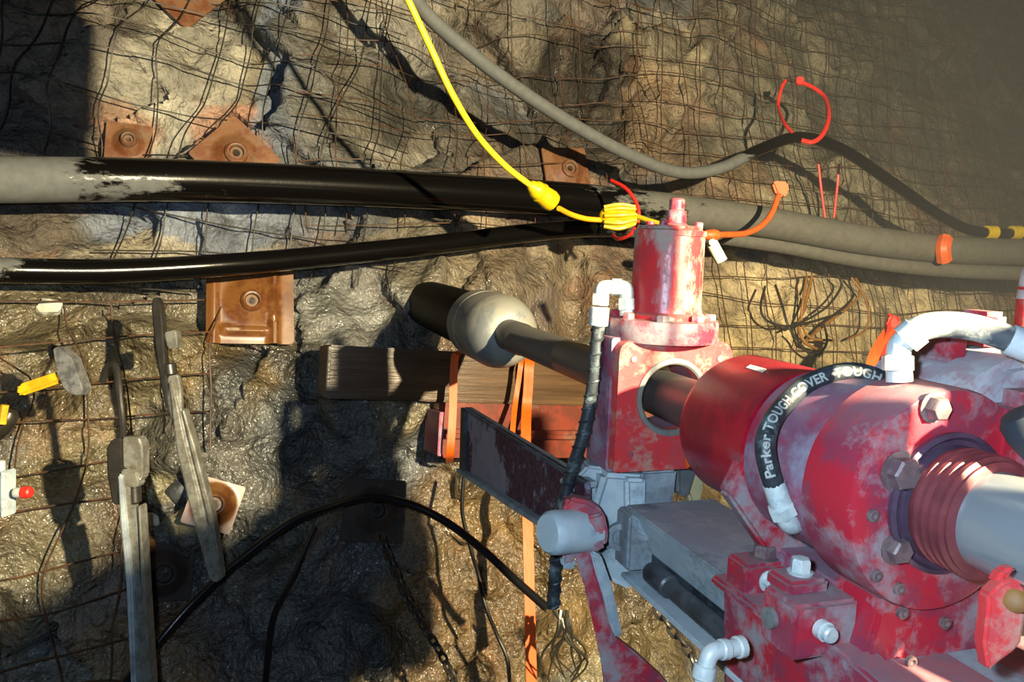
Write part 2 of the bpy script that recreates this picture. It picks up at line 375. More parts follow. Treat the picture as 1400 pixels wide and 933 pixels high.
def hexbolt(center, axis, r=.008, h=.007, washer=True):
    bm = BM()
    if washer: lathe(bm, [(r*1.25, 0), (r*1.3, .0015), (r*1.0, .002)], center, axis, 16)
    lathe(bm, [(r, .001), (r, h*.85), (r*.86, h), (r*.5, h*1.02)], center, axis, 6)
    return bm
def pxpoly(pts, d): return [W(x, y, d) for x, y in pts]
def pxprism(pts, d, th, bevel=.002):
    """flat bar or plate standing square to the view at distance d, th thick"""
    return prism(pxpoly(pts, d), (0, th, 0), bevel)

class Thing:
    def __init__(s, name, label, cat, base=(0, 0, 0), frame=None, group=None):
        s.f = Matrix.Identity(4) if frame is None else frame; s.base = Vector(base)
        o = bpy.data.objects.new(name, None); o.empty_display_size = .05; COL.objects.link(o)
        o.matrix_world = s.f @ Matrix.Translation(s.base)
        o['label'] = label; o['category'] = cat
        if group: o['group'] = group
        s.o = o
    def part(s, name, bm, mat, parent=None, label=None, smooth=True, angle=35):
        bmesh.ops.transform(bm, matrix=Matrix.Translation(-s.base), verts=bm.verts)
        o = bpy.data.objects.new(name, mesh_of(bm, name, mat, smooth, angle)); COL.objects.link(o)
        o.parent = s.o if parent is None else parent
        if label: o['label'] = label
        return o
def single(name, bm, mat, label, cat, base=None, group=None, kind=None, angle=35):
    b = Vector(base) if base is not None else sum((v.co for v in bm.verts), Vector())/len(bm.verts)
    bmesh.ops.transform(bm, matrix=Matrix.Translation(-b), verts=bm.verts)
    o = bpy.data.objects.new(name, mesh_of(bm, name, mat, True, angle)); o.location = b; COL.objects.link(o)
    if label: o['label'] = label
    if cat: o['category'] = cat
    if group: o['group'] = group
    if kind: o['kind'] = kind
    return o
def MT(name, label, cat, base, group=None): return Thing(name, label, cat, base, MF, group)
A = (0, 1, 0); U = (0, 0, 1); RR = (1, 0, 0)

# ================================================================== THE SETTING
def stain_shade(px, py, rx, ry, c, k=1.0): return (px, py, rx, ry, np.array(srgb(c)[:3]), k)
STAINS_SHADE = [  # rock stains, with painted shade and lamp tone among them
 stain_shade(80, 100, 110, 130, (128, 112, 96)), stain_shade(240, 110, 90, 110, (208, 200, 172)), stain_shade(175, 190, 45, 40, (190, 126, 74)), stain_shade(330, 185, 60, 40, (204, 134, 90)),
 stain_shade(395, 110, 45, 110, (112, 128, 150), 1.2), stain_shade(470, 110, 90, 100, (128, 120, 98)), stain_shade(560, 50, 90, 70, (182, 180, 166)), stain_shade(680, 40, 70, 60, (150, 138, 116)),  # the blue-grey patch is shade painted among the pale stones
 stain_shade(620, 170, 90, 60, (112, 102, 84)), stain_shade(800, 115, 80, 85, (58, 50, 42), 1.2), stain_shade(560, 140, 60, 80, (80, 76, 66), 1.1), stain_shade(480, 150, 60, 60, (96, 90, 74)), stain_shade(720, 190, 80, 40, (96, 84, 70)), stain_shade(910, 170, 70, 80, (160, 126, 84)),  # dark patches: dark rock with the overhang's shade painted in
 stain_shade(1050, 130, 110, 140, (138, 132, 104)), stain_shade(1000, 60, 40, 60, (120, 106, 90)), stain_shade(1260, 120, 130, 170, (84, 84, 70)), stain_shade(1400, 150, 90, 250, (76, 78, 64)), stain_shade(1120, 430, 240, 70, (222, 196, 134), 1.2),
 stain_shade(1000, 260, 60, 50, (172, 134, 80)), stain_shade(1150, 270, 120, 60, (156, 146, 108)), stain_shade(250, 300, 150, 40, (140, 156, 180), 1.2), stain_shade(250, 345, 150, 16, (206, 190, 150)), stain_shade(40, 310, 70, 40, (100, 92, 76)),  # blue band and far left patch: shadow under the thick hose painted in
 stain_shade(480, 420, 70, 60, (150, 152, 146)), stain_shade(680, 365, 120, 50, (150, 130, 92)), stain_shade(790, 350, 40, 40, (160, 140, 100)), stain_shade(700, 760, 150, 190, (136, 104, 46)),
 stain_shade(150, 470, 170, 110, (118, 104, 68)), stain_shade(320, 560, 70, 110, (128, 104, 56)), stain_shade(60, 760, 90, 110, (130, 124, 100)), stain_shade(360, 730, 190, 200, (88, 94, 98)), stain_shade(440, 600, 120, 80, (86, 92, 96)),  # blue-grey patches: tone of the drill's shadow painted into the rock
 stain_shade(560, 860, 80, 80, (140, 106, 48)), stain_shade(930, 700, 70, 90, (130, 104, 60)), stain_shade(60, 640, 70, 50, (120, 106, 66)), stain_shade(900, 850, 80, 70, (126, 104, 60)), stain_shade(210, 690, 30, 30, (190, 180, 130))]
pal = np.array([srgb(c)[:3] for c in ((150, 136, 104), (104, 100, 88), (172, 156, 116), (128, 132, 136), (156, 118, 80), (84, 78, 68))])
tint = pal[np.random.default_rng(4).integers(0, len(pal), 2000)[id1]]*.5 + pal[np.random.default_rng(8).integers(0, len(pal), 7000)[id2]]*.5
wob = blur(h2, 3)*900
for px, py, rx, ry, c, k in STAINS_SHADE:
    q = ((PXG+wob-px)/rx)**2 + ((PYG+wob*.7-py)/ry)**2
    w = smooth01((1.2-q)/.45)[..., None]*.75*k
    tint = tint*(1-w) + c*(.68+.62*np.random.default_rng(2).random(7000)[id2])[..., None]*w
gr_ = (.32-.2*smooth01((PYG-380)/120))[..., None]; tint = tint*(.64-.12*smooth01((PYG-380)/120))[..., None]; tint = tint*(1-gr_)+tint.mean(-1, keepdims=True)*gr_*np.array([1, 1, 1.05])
wet = smooth01((PYG-330)/110)*smooth01((980-PXG)/120)*.92 + .18
def build_wall():
    ny, nx = GX.shape
    co = np.stack([GX, HF, GZ+CAMZ], -1).reshape(-1, 3)
    i = np.arange(ny*nx).reshape(ny, nx)
    q = np.stack([i[:-1, :-1], i[:-1, 1:], i[1:, 1:], i[1:, :-1]], -1).reshape(-1, 4)
    me = bpy.data.meshes.new('wall_rock')
    me.vertices.add(len(co)); me.vertices.foreach_set('co', co.ravel().astype(np.float32))
    me.loops.add(q.size); me.loops.foreach_set('vertex_index', q.ravel().astype(np.int32))
    me.polygons.add(len(q)); me.polygons.foreach_set('loop_start', np.arange(0, q.size, 4, dtype=np.int32))
    me.polygons.foreach_set('use_smooth', np.ones(len(q), bool))
    me.update(calc_edges=True)
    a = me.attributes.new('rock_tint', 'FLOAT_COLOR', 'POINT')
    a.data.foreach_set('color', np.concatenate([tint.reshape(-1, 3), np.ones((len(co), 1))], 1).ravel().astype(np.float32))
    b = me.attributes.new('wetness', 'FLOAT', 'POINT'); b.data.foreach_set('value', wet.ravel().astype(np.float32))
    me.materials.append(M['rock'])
    o = bpy.data.objects.new('wall_rock', me); COL.objects.link(o); o['kind'] = 'structure'
    o['label'] = 'fractured wet rock face of the mine drift behind everything'
    return o
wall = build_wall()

# ================================================================== WIRE MESH ON THE ROCK
def mesh_panel(label, x_rng, z_rng, tilt, region, mat, rad=.0022, off=.012, sag=.012, seed=1, sp=(.0895, .094), group=None):
    r = random.Random(seed)
    cx, cz = (x_rng[0]+x_rng[1])/2, (z_rng[0]+z_rng[1])/2
    t = Thing('wire_mesh', label, 'wire mesh', (cx, bil(env, cx, cz)-off, cz+CAMZ), group=group)
    ct, st = cos(radians(tilt)), sin(radians(tilt)); cnt = 0
    hw, hh = (x_rng[1]-x_rng[0])/2, (z_rng[1]-z_rng[0])/2
    for hv in (0, 1):
        L, Wd, s = (hw, hh, sp[1]) if hv == 0 else (hh, hw, sp[0])
        k = -Wd
        while k <= Wd:
            run = []; runs = []
            ph = r.uniform(0, 6); fr = r.uniform(2.5, 5); am = sag*r.uniform(.4, 1.3); kk = k + r.uniform(-.007, .007)
            m = int(2*L/.05)
            for i in range(m+1):
                l = -L + 2*L*i/m
                q = kk + am*sin(l*fr+ph) + .3*am*sin(l*fr*3.1+ph)
                a, b = (l, q) if hv == 0 else (q, l)
                x = cx + a*ct - b*st; z = cz + a*st + b*ct
                y = bil(env, x, z) - off - (.003 if hv else 0) - .008*sin(l*7+ph)
                px, py = 700+F*x/y, 466.5-F*z/y
                if region(px, py) and X0 < x < X1 and Z0 < z < Z1: run.append((x, y, z+CAMZ))
                else:
                    if len(run) > 3: runs.append(run)
                    run = []
            if len(run) > 3: runs.append(run)
            for q_ in runs:
                t.part('wire', tube(BM(), q_, rad, 5, 2), mat); cnt += 1
            k += s
    return t
mesh_panel('rusty wire mesh pinned to the wet rock around the wrenches', (-1.7, -.55), (-.95, .12), 4, lambda x, y: -120 < x < 312+12*sin(y*.05) and 398 < y < 1010 and not (x > 205 and y > 620), 'wire', seed=3)
mesh_panel('dark wire mesh over the pale rock above the thick hose', (-2.0, .1), (.05, 1.35), -5, lambda x, y: -200 < x < 560+20*sin(y*.04) and -140 < y < 400 and not (y > 270 and x < 105), 'wire_d', seed=5, sag=.02, rad=.002)
mesh_panel('crumpled rusty wire mesh behind the yellow cord', (-.75, .75), (.15, 1.5), 5, lambda x, y: 400 < x < 900 and -140 < y < 330, 'wire', seed=8, sag=.03, sp=(.13, .10), rad=.0018, off=.022)
mesh_panel('dusty brown wire mesh on the hazy rock at the far end', (.2, 4.6), (-.35, 1.9), -1, lambda x, y: 860 < x < 1600 and -160 < y < 520, 'wire', seed=12, sag=.018, rad=.0021)

# ================================================================== ROCK BOLT PLATES
def wall_frame(px, py, off, rot=0.0, G=None):
    P = WP(px, py, off, env if G is None else G)
    n = Vector((-.45, 1, .3)).normalized() if False else Vector((-.44, .87, -.28)).normalized()     # into the rock
    n = Vector((-.40, .90, -.18)).normalized()
    x = Vector((n.y, -n.x, 0)).normalized(); z = x.cross(n)
    R = Matrix(((x.x, n.x, z.x), (x.y, n.y, z.y), (x.z, n.z, z.z))).to_4x4()
    return Matrix.Translation(P) @ R @ Matrix.Rotation(rot, 4, 'Y')
def dome_plate(label, px, py, size, rot, mat, ribs=False, off=.012, hole=.020, th=.007, sq=1.0, dome=.022):
    t = Thing('bolt_plate', label, 'bolt plate', (0, 0, 0), wall_frame(px, py, off, rot), group='rock bolt plates on the wall')
    bm = BM(); n = 28; h = size/2
    def hgt(x, z):
        r = math.hypot(x, z*1.0)
        y = -dome*max(0, 1-((r-hole)/(h*.5)))**1 if r > hole else -dome
        y = -dome*min(1, max(0, 1-(r-hole*1.2)/(h*.42))) - .004*cos(min(1, r/h)*pi/2)
        if ribs:
            y -= .016*math.exp(-((x-h*.52)/(h*.10))**4)
            y -= .012*math.exp(-((z+h*.68)/(h*.09))**4)*(1 if -h*.62 < x < h*.32 else math.exp(-((abs(x+h*.15)-h*.47)/(h*.06))**2))
            y -= .010*math.exp(-((x+h*.84)/(h*.09))**4)
        return y
    V = {}
    cr = h*.10
    for i in range(n+1):
        for j in range(n+1):
            x = -h + 2*h*i/n; z = (-h + 2*h*j/n)*sq
            ax, az = abs(x)-(h-cr), abs(z)-(h*sq-cr)
            if ax > 0 and az > 0:
                q = math.hypot(ax, az)
                if q > cr: x = math.copysign(h-cr+ax*cr/q, x); z = math.copysign(h*sq-cr+az*cr/q, z)
            V[i, j] = bm.verts.new((x, hgt(x, z), z))
    for i in range(n):
        for j in range(n):
            c = [V[i, j], V[i+1, j], V[i+1, j+1], V[i, j+1]]
            m = sum((v.co for v in c), Vector())/4
            if math.hypot(m.x, m.z) > hole*.95: bm.faces.new(c)
    for v in [v for v in bm.verts if not v.link_faces]: bm.verts.remove(v)
    g = bmesh.ops.extrude_face_region(bm, geom=bm.faces[:])
    bmesh.ops.translate(bm, verts=[v for v in g['geom'] if isinstance(v, bmesh.types.BMVert)], vec=(0, th, 0))
    p = t.part('plate', bm, mat, angle=50)
    b2 = BM(); lathe(b2, [(hole*1.5, 0), (hole*1.45, .006), (hole*1.15, .011), (hole*.95, .010), (hole*.8, 0), (hole*.78, -.02)], (0, -dome-.002, 0), (0, -1, 0), 24)
    t.part('washer', b2, mat)
    b3 = BM(); lathe(b3, [(hole*.72, -.03), (hole*.72, -.004), (hole*.5, 0)], (0, -dome-.002, 0), (0, -1, 0), 12)
    t.part('bolt_end', b3, 'jaw')
    return t
dome_plate('brown ribbed steel bolt plate half under the lower black hose', 343, 414, .215, radians(1), 'rust', ribs=True, hole=.019)
dome_plate('rusty bolt plate just above the thick hose behind the yellow cord', 775, 234, .165, radians(-4), 'rust_o', hole=.021)
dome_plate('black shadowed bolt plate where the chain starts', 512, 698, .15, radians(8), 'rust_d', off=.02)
dome_plate('rusty domed bolt plate behind the shorter wrench handle', 292, 690, .115, radians(20), 'rust', off=.02)
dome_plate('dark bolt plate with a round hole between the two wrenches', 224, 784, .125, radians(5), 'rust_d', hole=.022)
dome_plate('small orange bolt plate touching the thick hose on the left', 176, 196, .11, radians(3), 'rust_o', hole=.014)
dome_plate('large rusty bolt plate standing on its corner at the top edge', 250, -66, .34, radians(43), 'rust_o', off=.03)
dome_plate('orange bolt plate with its corner rising above the thick hose', 322, 214, .165, radians(44), 'rust_o', off=.012)

# ================================================================== HOSES, CORDS, TIES ON THE WALL
def wpath(pts): return [W(*p) for p in pts]
single('supply_hose', tube(BM(), wpath([(-160, 242, 1.52), (0, 246, 1.70), (200, 246, 1.86), (400, 252, 2.04), (600, 262, 2.22), (780, 273, 2.38), (900, 285, 2.46), (1040, 303, 2.58), (1180, 328, 2.72), (1300, 342, 2.87), (1420, 346, 3.05), (1600, 350, 3.35)]), .0505, 20, 10), 'rubber',
       'thick black supply hose sagging right across the rock wall', 'hose')
single('air_hose', tube(BM(), wpath([(-160, 368, 1.50), (0, 370, 1.66), (150, 371, 1.78), (300, 363, 1.90), (450, 350, 2.05), (600, 334, 2.20), (720, 319, 2.33), (820, 312, 2.46), (940, 318, 2.56), (1060, 334, 2.64), (1180, 356, 2.76), (1290, 369, 2.88), (1420, 375, 3.04), (1600, 380, 3.3)]), .0275, 16, 10), 'rubber2',
       'thinner wet black hose hanging under the thick hose', 'hose')
single('power_cable', tube(BM(), wpath([(400, -260, 1.85), (520, -70, 1.95), (575, 10, 2.05), (640, 70, 2.14), (720, 130, 2.25), (800, 180, 2.36), (870, 216, 2.46), (930, 236, 2.54), (985, 230, 2.58), (1040, 204, 2.64), (1092, 188, 2.70), (1150, 204, 2.74), (1220, 250, 2.80), (1290, 298, 2.88), (1345, 318, 2.95), (1440, 318, 3.1), (1560, 316, 3.3)]), .0195, 12, 10), 'cable',
       'grey muddy cable drooping from the top edge and held up by a red tie', 'cable')
for px, lab in ((1354, 'yellow band round the dark cable at the right end, nearer band'), (1388, 'yellow band round the dark cable closest to the right edge')):
    d = 2.957 if px < 1370 else 3.01
    single('cable_band', lathe(BM(), [(.0205, -.022), (.025, -.02), (.026, .02), (.0205, .022)], W(px, 318, d), (1, .3, .02), 16), 'yellow', lab, 'cable band', group='yellow bands on the cable')
# yellow cord with its plug and socket
t = Thing('extension_cord', 'yellow extension cord hanging from above and ending in a round plug', 'cord', W(740, 264, 1.80))
t.part('cord', tube(BM(), wpath([(420, -320, 1.4), (525, -70, 1.5), (558, 0, 1.53), (588, 64, 1.57), (618, 128, 1.61), (652, 184, 1.67), (690, 226, 1.73), (727, 255, 1.79)]), .0068, 12, 10), 'cord')
c0, c1 = W(724, 252, 1.788), W(756, 277, 1.83); ax = c1-c0; L = ax.length
pl = t.part('plug', lathe(BM(), [(.009, 0), (.012, .004), (.015, L*.15), (.019, L*.22), (.021, L*.3), (.020, L*.45), (.0225, L*.6), (.0245, L*.85), (.022, L), (.016, L*1.02)], c0, ax, 16), 'yellow')
t.part('collar_ring', lathe(BM(), [(.0205, L*.42), (.0235, L*.44), (.0235, L*.5), (.0205, L*.52)], c0, ax, 16), 'yellow', pl)
t = Thing('cord_connector', 'lumpy yellow cord connector lying on the thick hose', 'connector', W(846, 297, 2.1))
t.part('cord', tube(BM(), wpath([(764, 285, 2.0), (780, 293, 2.05), (800, 299, 2.08), (822, 301, 2.1)]), .0068, 10, 8), 'cord_or')
t.part('cord', tube(BM(), wpath([(868, 295, 2.1), (885, 301, 2.06), (905, 307, 2.02)]), .0065, 10, 8), 'cord')
bm = BM(); bmesh.ops.create_uvsphere(bm, u_segments=20, v_segments=12, radius=1)
for v in bm.verts:
    c = v.co; ang = math.atan2(c.z, c.y)
    k = 1 + .16*cos(ang*6)*(1-abs(c.x)) - .25*math.exp(-((c.x-.1)/.16)**2)*0.5
    v.co = Vector((math.copysign(abs(c.x)**.8, c.x)*.052, c.y*.027*k, c.z*.030*k))
bmesh.ops.transform(bm, matrix=Matrix.Translation(W(846, 297, 2.1)) @ Matrix.Rotation(radians(8), 4, 'Y'), verts=bm.verts)
bd = t.part('body', bm, 'yellow', angle=25)
for k in range(5):
    a = -1.2+.6*k; o = W(846, 297, 2.1)
    t.part('rib', tube(BM(), [o+Vector((-.04, -.024*cos(a), .027*sin(a))), o+Vector((0, -.030*cos(a), .034*sin(a))), o+Vector((.042, -.022*cos(a), .024*sin(a)+.004))], .005, 6, 5), 'yellow', bd)
# ties
single('cable_tie', tube(BM(), wpath([(836, 247, 2.22), (856, 258, 2.17), (870, 278, 2.14), (873, 300, 2.13), (862, 320, 2.15), (846, 327, 2.2), (838, 322, 2.26)]), .0052, 8, 8), 'redtie', 'red tie curving round the hoses beside the yellow connector', 'cable tie')
single('cable_tie', tube(BM(), wpath([(1083, 182, 2.68), (1072, 168, 2.74), (1064, 146, 2.9), (1068, 122, 2.92), (1074, 110, 2.93)]), lambda q: .006, 8, 8), 'redtie', 'short left strand of red tie rising from the grey cable', 'cable tie')
t = Thing('cable_tie', 'long red tie looped over the peak of the grey cable', 'cable tie', W(1105, 190, 2.8))
t.part('strap', tube(BM(), wpath([(1096, 192, 2.66), (1112, 194, 2.65), (1126, 182, 2.67), (1133, 158, 2.74), (1128, 134, 2.86), (1112, 120, 2.9), (1094, 112, 2.92)]), .0075, 8, 8), 'redtie')
t.part('tie_head', box((-.014, -.012, -.014), (.014, .012, .014), .004, Matrix.Translation(W(1093, 111, 2.92))), 'redtie')
for pts, lab in (([(1119, 222, 2.97), (1122, 252, 2.98), (1128, 298, 2.98)], 'left of two thin red strands hanging below the tied cable'), ([(1147, 224, 2.97), (1145, 252, 2.98), (1140, 298, 2.98)], 'right of two thin red strands hanging below the tied cable')):
    single('red_strand', tube(BM(), wpath(pts), .005, 6, 6), 'redtie', lab, 'tie strand', group='red strands below the cable')
# orange lead with its plug and a white tag
t = Thing('orange_lead', 'orange lead drooping from a plug on the far wall to the red cylinder', 'cord', W(1000, 320, 2.3))
t.part('cord', tube(BM(), wpath([(966, 321, 2.1), (990, 321, 2.15), (1020, 319, 2.24), (1042, 308, 2.32), (1056, 290, 2.38), (1064, 268, 2.42)]), .0085, 8, 8), 'orange2')
t.part('plug', lathe(BM(), [(.006, 0), (.013, .01), (.016, .03), (.012, .045)], W(960, 321, 2.08), (1, .2, .0), 10), 'orange2')
t.part('plug', prism(pxpoly([(1056, 250), (1062, 247), (1078, 248), (1080, 262), (1072, 270), (1062, 266)], 2.42), (0, .03, 0), .006), 'orange2')
t = Thing('white_tag', 'white plastic sleeve dangling beside the red cylinder top', 'tag', W(980, 345, 1.5))
t.part('sleeve', tube(BM(), wpath([(971, 329, 1.5), (975, 336, 1.5), (981, 347, 1.5), (987, 358, 1.5)]), lambda q: .0115 if q > .12 else .0075, 12, 4), 'white')
t.part('eyelet', lathe(BM(), [(.003, 0), (.006, .001), (.006, .003), (.003, .004)], W(973, 332, 1.487), (0, -1, .1), 12), 'white')
single('tape_wrap', tube(BM(), wpath([(1292, 327, 2.79), (1289, 340, 2.77), (1291, 356, 2.79)]), .026, 8, 6), 'orange2', 'faded orange tape wrapped on the thick hose near the right end', 'tape')
# tangled rusty wires
tw = [([(1046, 392), (1040, 420), (1048, 438), (1075, 446), (1110, 440), (1150, 428)], 2), ([(1103, 378), (1098, 410), (1096, 440), (1108, 462), (1140, 466)], 1),
      ([(1110, 378), (1100, 420), (1092, 445), (1100, 468), (1118, 478)], 0), ([(1145, 376), (1150, 392), (1130, 420), (1098, 440), (1072, 452)], 2), ([(1164, 380), (1180, 402), (1188, 430), (1182, 452), (1160, 464)], 1),
      ([(1168, 376), (1176, 400), (1160, 420), (1120, 450), (1100, 470)], 0), ([(1060, 390), (1070, 420), (1080, 450), (1110, 486), (1130, 470), (1126, 440)], 2)]
for i, (p, k) in enumerate(tw):
    q = [WP(x, y, .05+.015*k+.012*sin(j*2+i), env) for j, (x, y) in enumerate(p)]
    single('wire_end', tube(BM(), q, .0045 if k else .0055, 6, 6), ('wire_o', 'wire_o', 'wire_d')[k],
           ('dark wire sweeping widest to the left in the tangle below the hoses', 'rusty wire dropping straight then hooking right in the tangle', 'thick rusty wire hanging lowest through the middle of the tangle', 'dark wire slanting down left across the tangle', 'rusty wire bowing out farthest right in the tangle', 'thick rusty wire crossing from upper right to lower middle of the tangle', 'dark wire looping back under the tangle')[i], 'wire', group='tangled wire ends on the far wall')
t = Thing('orange_ribbon', 'orange-red marker ribbon bunched on the wall beside the pale looped hose', 'ribbon', W(1205, 508, 2.2))
t.part('tail', ribbon(BM(), wpath([(1222, 432, 2.3), (1220, 455, 2.26), (1212, 480, 2.22), (1216, 515, 2.2)]), (1, .2, 0), .034, .004), 'redtie')
t.part('tail', ribbon(BM(), wpath([(1224, 440, 2.3), (1206, 465, 2.24), (1194, 490, 2.2), (1188, 520, 2.18)]), (1, -.3, .3), .03, .004), 'orange2')
t.part('tail', ribbon(BM(), wpath([(1220, 445, 2.3), (1204, 475, 2.28), (1206, 500, 2.27), (1200, 530, 2.26)]), (1, .6, 0), .03, .004), 'redtie')
t.part('knot', prism(pxpoly([(1214, 438), (1222, 428), (1230, 440), (1240, 450), (1226, 462), (1214, 456)], 2.27), (0, .03, 0), .008), 'redtie')
# black hose, chain and wires low on the wall
single('black_hose', tube(BM(), wpath([(150, 960, 1.62), (215, 880, 1.66), (262, 826, 1.70), (320, 772, 1.73), (395, 716, 1.76), (450, 694, 1.76), (505, 680, 1.74), (560, 690, 1.72), (610, 714, 1.70), (660, 752, 1.66), (705, 794, 1.62), (748, 832, 1.58)]), .0088, 12, 10), 'black', 'thin black hose arching over the dark rock past the chain', 'hose')
single('loose_wire', tube(BM(), wpath([(634, 648, 1.9), (632, 700, 1.86), (644, 752, 1.83), (655, 790, 1.8), (664, 830, 1.78), (680, 870, 1.78), (694, 905, 1.77), (698, 960, 1.76)]), .0045, 8, 8), 'black', 'thin black wire dangling left of the orange strap', 'wire')
single('loose_wire', tube(BM(), wpath([(430, 720, 1.82), (400, 790, 1.8), (372, 850, 1.79), (360, 960, 1.78)]), lambda q: .006, 8, 8), 'black', 'black cable hanging over the dark rock left of the chain', 'wire')
def link(R, r):
    bm = BM(); n, m = 16, 6; rg = []
    for i in range(n):
        a = 2*pi*i/n; c = Vector((R*.62*cos(a), 0, R*sin(a)*1.0)); d = Vector((cos(a), 0, sin(a)))
        rg.append([bm.verts.new(c + d*r*cos(2*pi*k/m) + Vector((0, r*sin(2*pi*k/m), 0))) for k in range(m)])
    for i in range(n):
        for k in range(m): bm.faces.new((rg[i][k], rg[i][(k+1) % m], rg[(i+1) % n][(k+1) % m], rg[(i+1) % n][k]))
    return bm
LINK = mesh_of(link(.0135, .0034), 'chain_link', 'jaw')
def chain(label, pts, base, grp='chains hanging low on the rock'):
    o = bpy.data.objects.new('chain', None); o.location = base; o['label'] = label; o['category'] = 'chain'; o['group'] = grp; COL.objects.link(o)
    path = spline(pts, 30); acc = 0; last = path[0]; k = 0; nxt = 0
    for p, q in zip(path, path[1:]):
        acc += (q-p).length
        if acc >= nxt:
            nxt += .0205; d = (q-p).normalized(); B = basis(d).to_4x4()
            c = bpy.data.objects.new('chain_link', LINK); COL.objects.link(c); c.parent = o
            c.matrix_local = Matrix.Translation(q-Vector(base)) @ B @ Matrix.Rotation(pi/2*(k % 2)+.5, 4, 'Z'); k += 1
    return o
chain('dark steel chain hanging from the black bolt plate to the bottom edge', wpath([(520, 735, 1.74), (538, 780, 1.73), (556, 818, 1.72), (580, 858, 1.71), (606, 900, 1.70), (632, 960, 1.69)]), W(520, 735, 1.74))
chain('short rusty chain under the grey feed rail', wpath([(902, 838, 1.5), (920, 862, 1.48), (938, 884, 1.46), (952, 912, 1.45), (960, 950, 1.44)]), W(902, 838, 1.5))
bm = BM(); rr = random.Random(5)
for k in range(9):
    x = 762+rr.uniform(-8, 14); y = 838+rr.uniform(-4, 12)
    tube(bm, wpath([(x, y, 1.62), (x+rr.uniform(-8, 14), y+26, 1.61), (x+rr.uniform(-26, 30), y+58, 1.62), (x+rr.uniform(-34, 26), y+92, 1.63)]), lambda q: .005*(1-.75*q), 6, 4)
single('mud_strings', bm, 'mud', 'frayed muddy strands below the end of the wrapped hydraulic hose', 'strands', kind='stuff')

# ================================================================== TOOLS HUNG IN THE MESH
t = Thing('hammer', 'steel hammer with a stubby yellow handle stuck in the mesh', 'hammer', W(70, 515, 1.5))
t.part('head', join(pxprism([(72, 478), (79, 474), (98, 491), (113, 532), (108, 541), (95, 539), (86, 530), (78, 512)], 1.50, .034, .0012)), 'hammer')
t.part('handle', join(pxprism([(20, 533), (24, 526), (78, 508), (81, 524), (28, 542), (21, 540)], 1.507, .024, .006)), 'hyellow')
t = Thing('tool_handle', 'yellowish tool handle end poking in at the left edge', 'tool handle', W(2, 580, 1.5))
t.part('grip', tube(BM(), wpath([(-40, 600, 1.5), (-10, 588, 1.5), (8, 574, 1.5), (14, 562, 1.5)]), lambda q: .03-.016*q, 12, 6), 'mud')
t.part('tip', tube(BM(), wpath([(3, 580, 1.47), (5, 565, 1.47), (7, 554, 1.47)]), .007, 8, 4), 'hyellow')

def bar_px(pts, d, w_front, **k): pass
# first wrench: dark hook jaw at the top, long pale handle
t = Thing('pipe_wrench', 'shorter pipe wrench hanging beside the brown ribbed plate', 'wrench', W(290, 795, 1.6), group='pipe wrenches hung in the mesh')
d = 1.6
t.part('hook_jaw', join(pxprism([(206, 412), (212, 405), (219, 412), (222, 440), (226, 500), (232, 556), (226, 560), (218, 520), (211, 470), (208, 440)], d, .022, .003)), 'jaw')
t.part('heel_jaw', join(pxprism([(223, 455), (240, 451), (243, 472), (240, 478), (228, 476)], d-.002, .028, .003)), 'wrench')
t.part('adjusting_nut', lathe(BM(), [(.010, 0), (.0135, .003), (.0135, .022), (.010, .025)], W(231, 497, d+.014), (.14, 0, -1), 16), 'jaw')
hd = t.part('handle', join(pxprism([(228, 515), (243, 512), (247, 530), (248, 560), (262, 612), (285, 700), (302, 790), (298, 797), (288, 796), (262, 690), (243, 612), (230, 560)], d, .014, .003)), 'wrench')
t.part('handle_flange', join(pxprism([(230, 522), (236, 520), (252, 600), (272, 680), (291, 792), (286, 794), (258, 690), (240, 612)], d-.007, .028, .003)), 'wrench', hd)
t.part('handle_flange', join(pxprism([(247, 560), (251, 560), (266, 610), (289, 700), (303, 790), (299, 796), (281, 700), (259, 612)], d-.007, .028, .003)), 'wrench', hd)
# second wrench
t = Thing('pipe_wrench', 'longer pipe wrench running down off the bottom edge', 'wrench', W(195, 960, 1.45), group='pipe wrenches hung in the mesh')
d = 1.45
t.part('hook_jaw', pxprism([(145, 614), (152, 601), (166, 598), (167, 640), (161, 692), (153, 690), (146, 650)], d-.004, .03, .003), 'jaw', label='dark hook jaw')
t.part('head', pxprism([(166, 598), (190, 598), (195, 610), (195, 652), (187, 662), (183, 642), (167, 640)], d, .03, .003), 'wrench')
t.part('heel_jaw', join(pxprism([(163, 643), (184, 640), (190, 660), (186, 668), (166, 664)], d-.004, .03, .003)), 'wrench')
t.part('neck', join(pxprism([(166, 662), (177, 660), (178, 694), (167, 698)], d, .024, .002)), 'wrench')
t.part('adjusting_nut', lathe(BM(), [(.009, 0), (.012, .003), (.012, .03), (.009, .033)], W(183, 664, d+.016), (.05, 0, -1), 16), 'jaw')
hd = t.part('handle', join(pxprism([(168, 694), (188, 690), (191, 720), (194, 780), (206, 933), (208, 1000), (184, 1000), (180, 933), (174, 800), (170, 720)], d, .016, .004)), 'wrench')
t.part('handle_flange', join(pxprism([(160, 650), (166, 648), (172, 720), (180, 800), (187, 1000), (181, 1000), (172, 800), (164, 720)], d-.01, .034, .003)), 'grey', hd)
t.part('handle_flange', join(pxprism([(188, 692), (191, 692), (197, 790), (210, 1000), (205, 1000), (192, 790)], d-.008, .03, .003)), 'wrench', hd)
single('steel_hook', tube(BM(), wpath([(140, 522, 1.5), (146, 504, 1.49), (156, 500, 1.48), (161, 515, 1.47), (164, 545, 1.46), (167, 575, 1.46), (168, 602, 1.47)]), .0068, 10, 8), 'jaw', 'dark bent steel hook holding the longer pipe wrench', 'hook')
t = Thing('junction_box', 'pale grey box with a red push cap at the left edge', 'box', W(0, 705, 1.4))
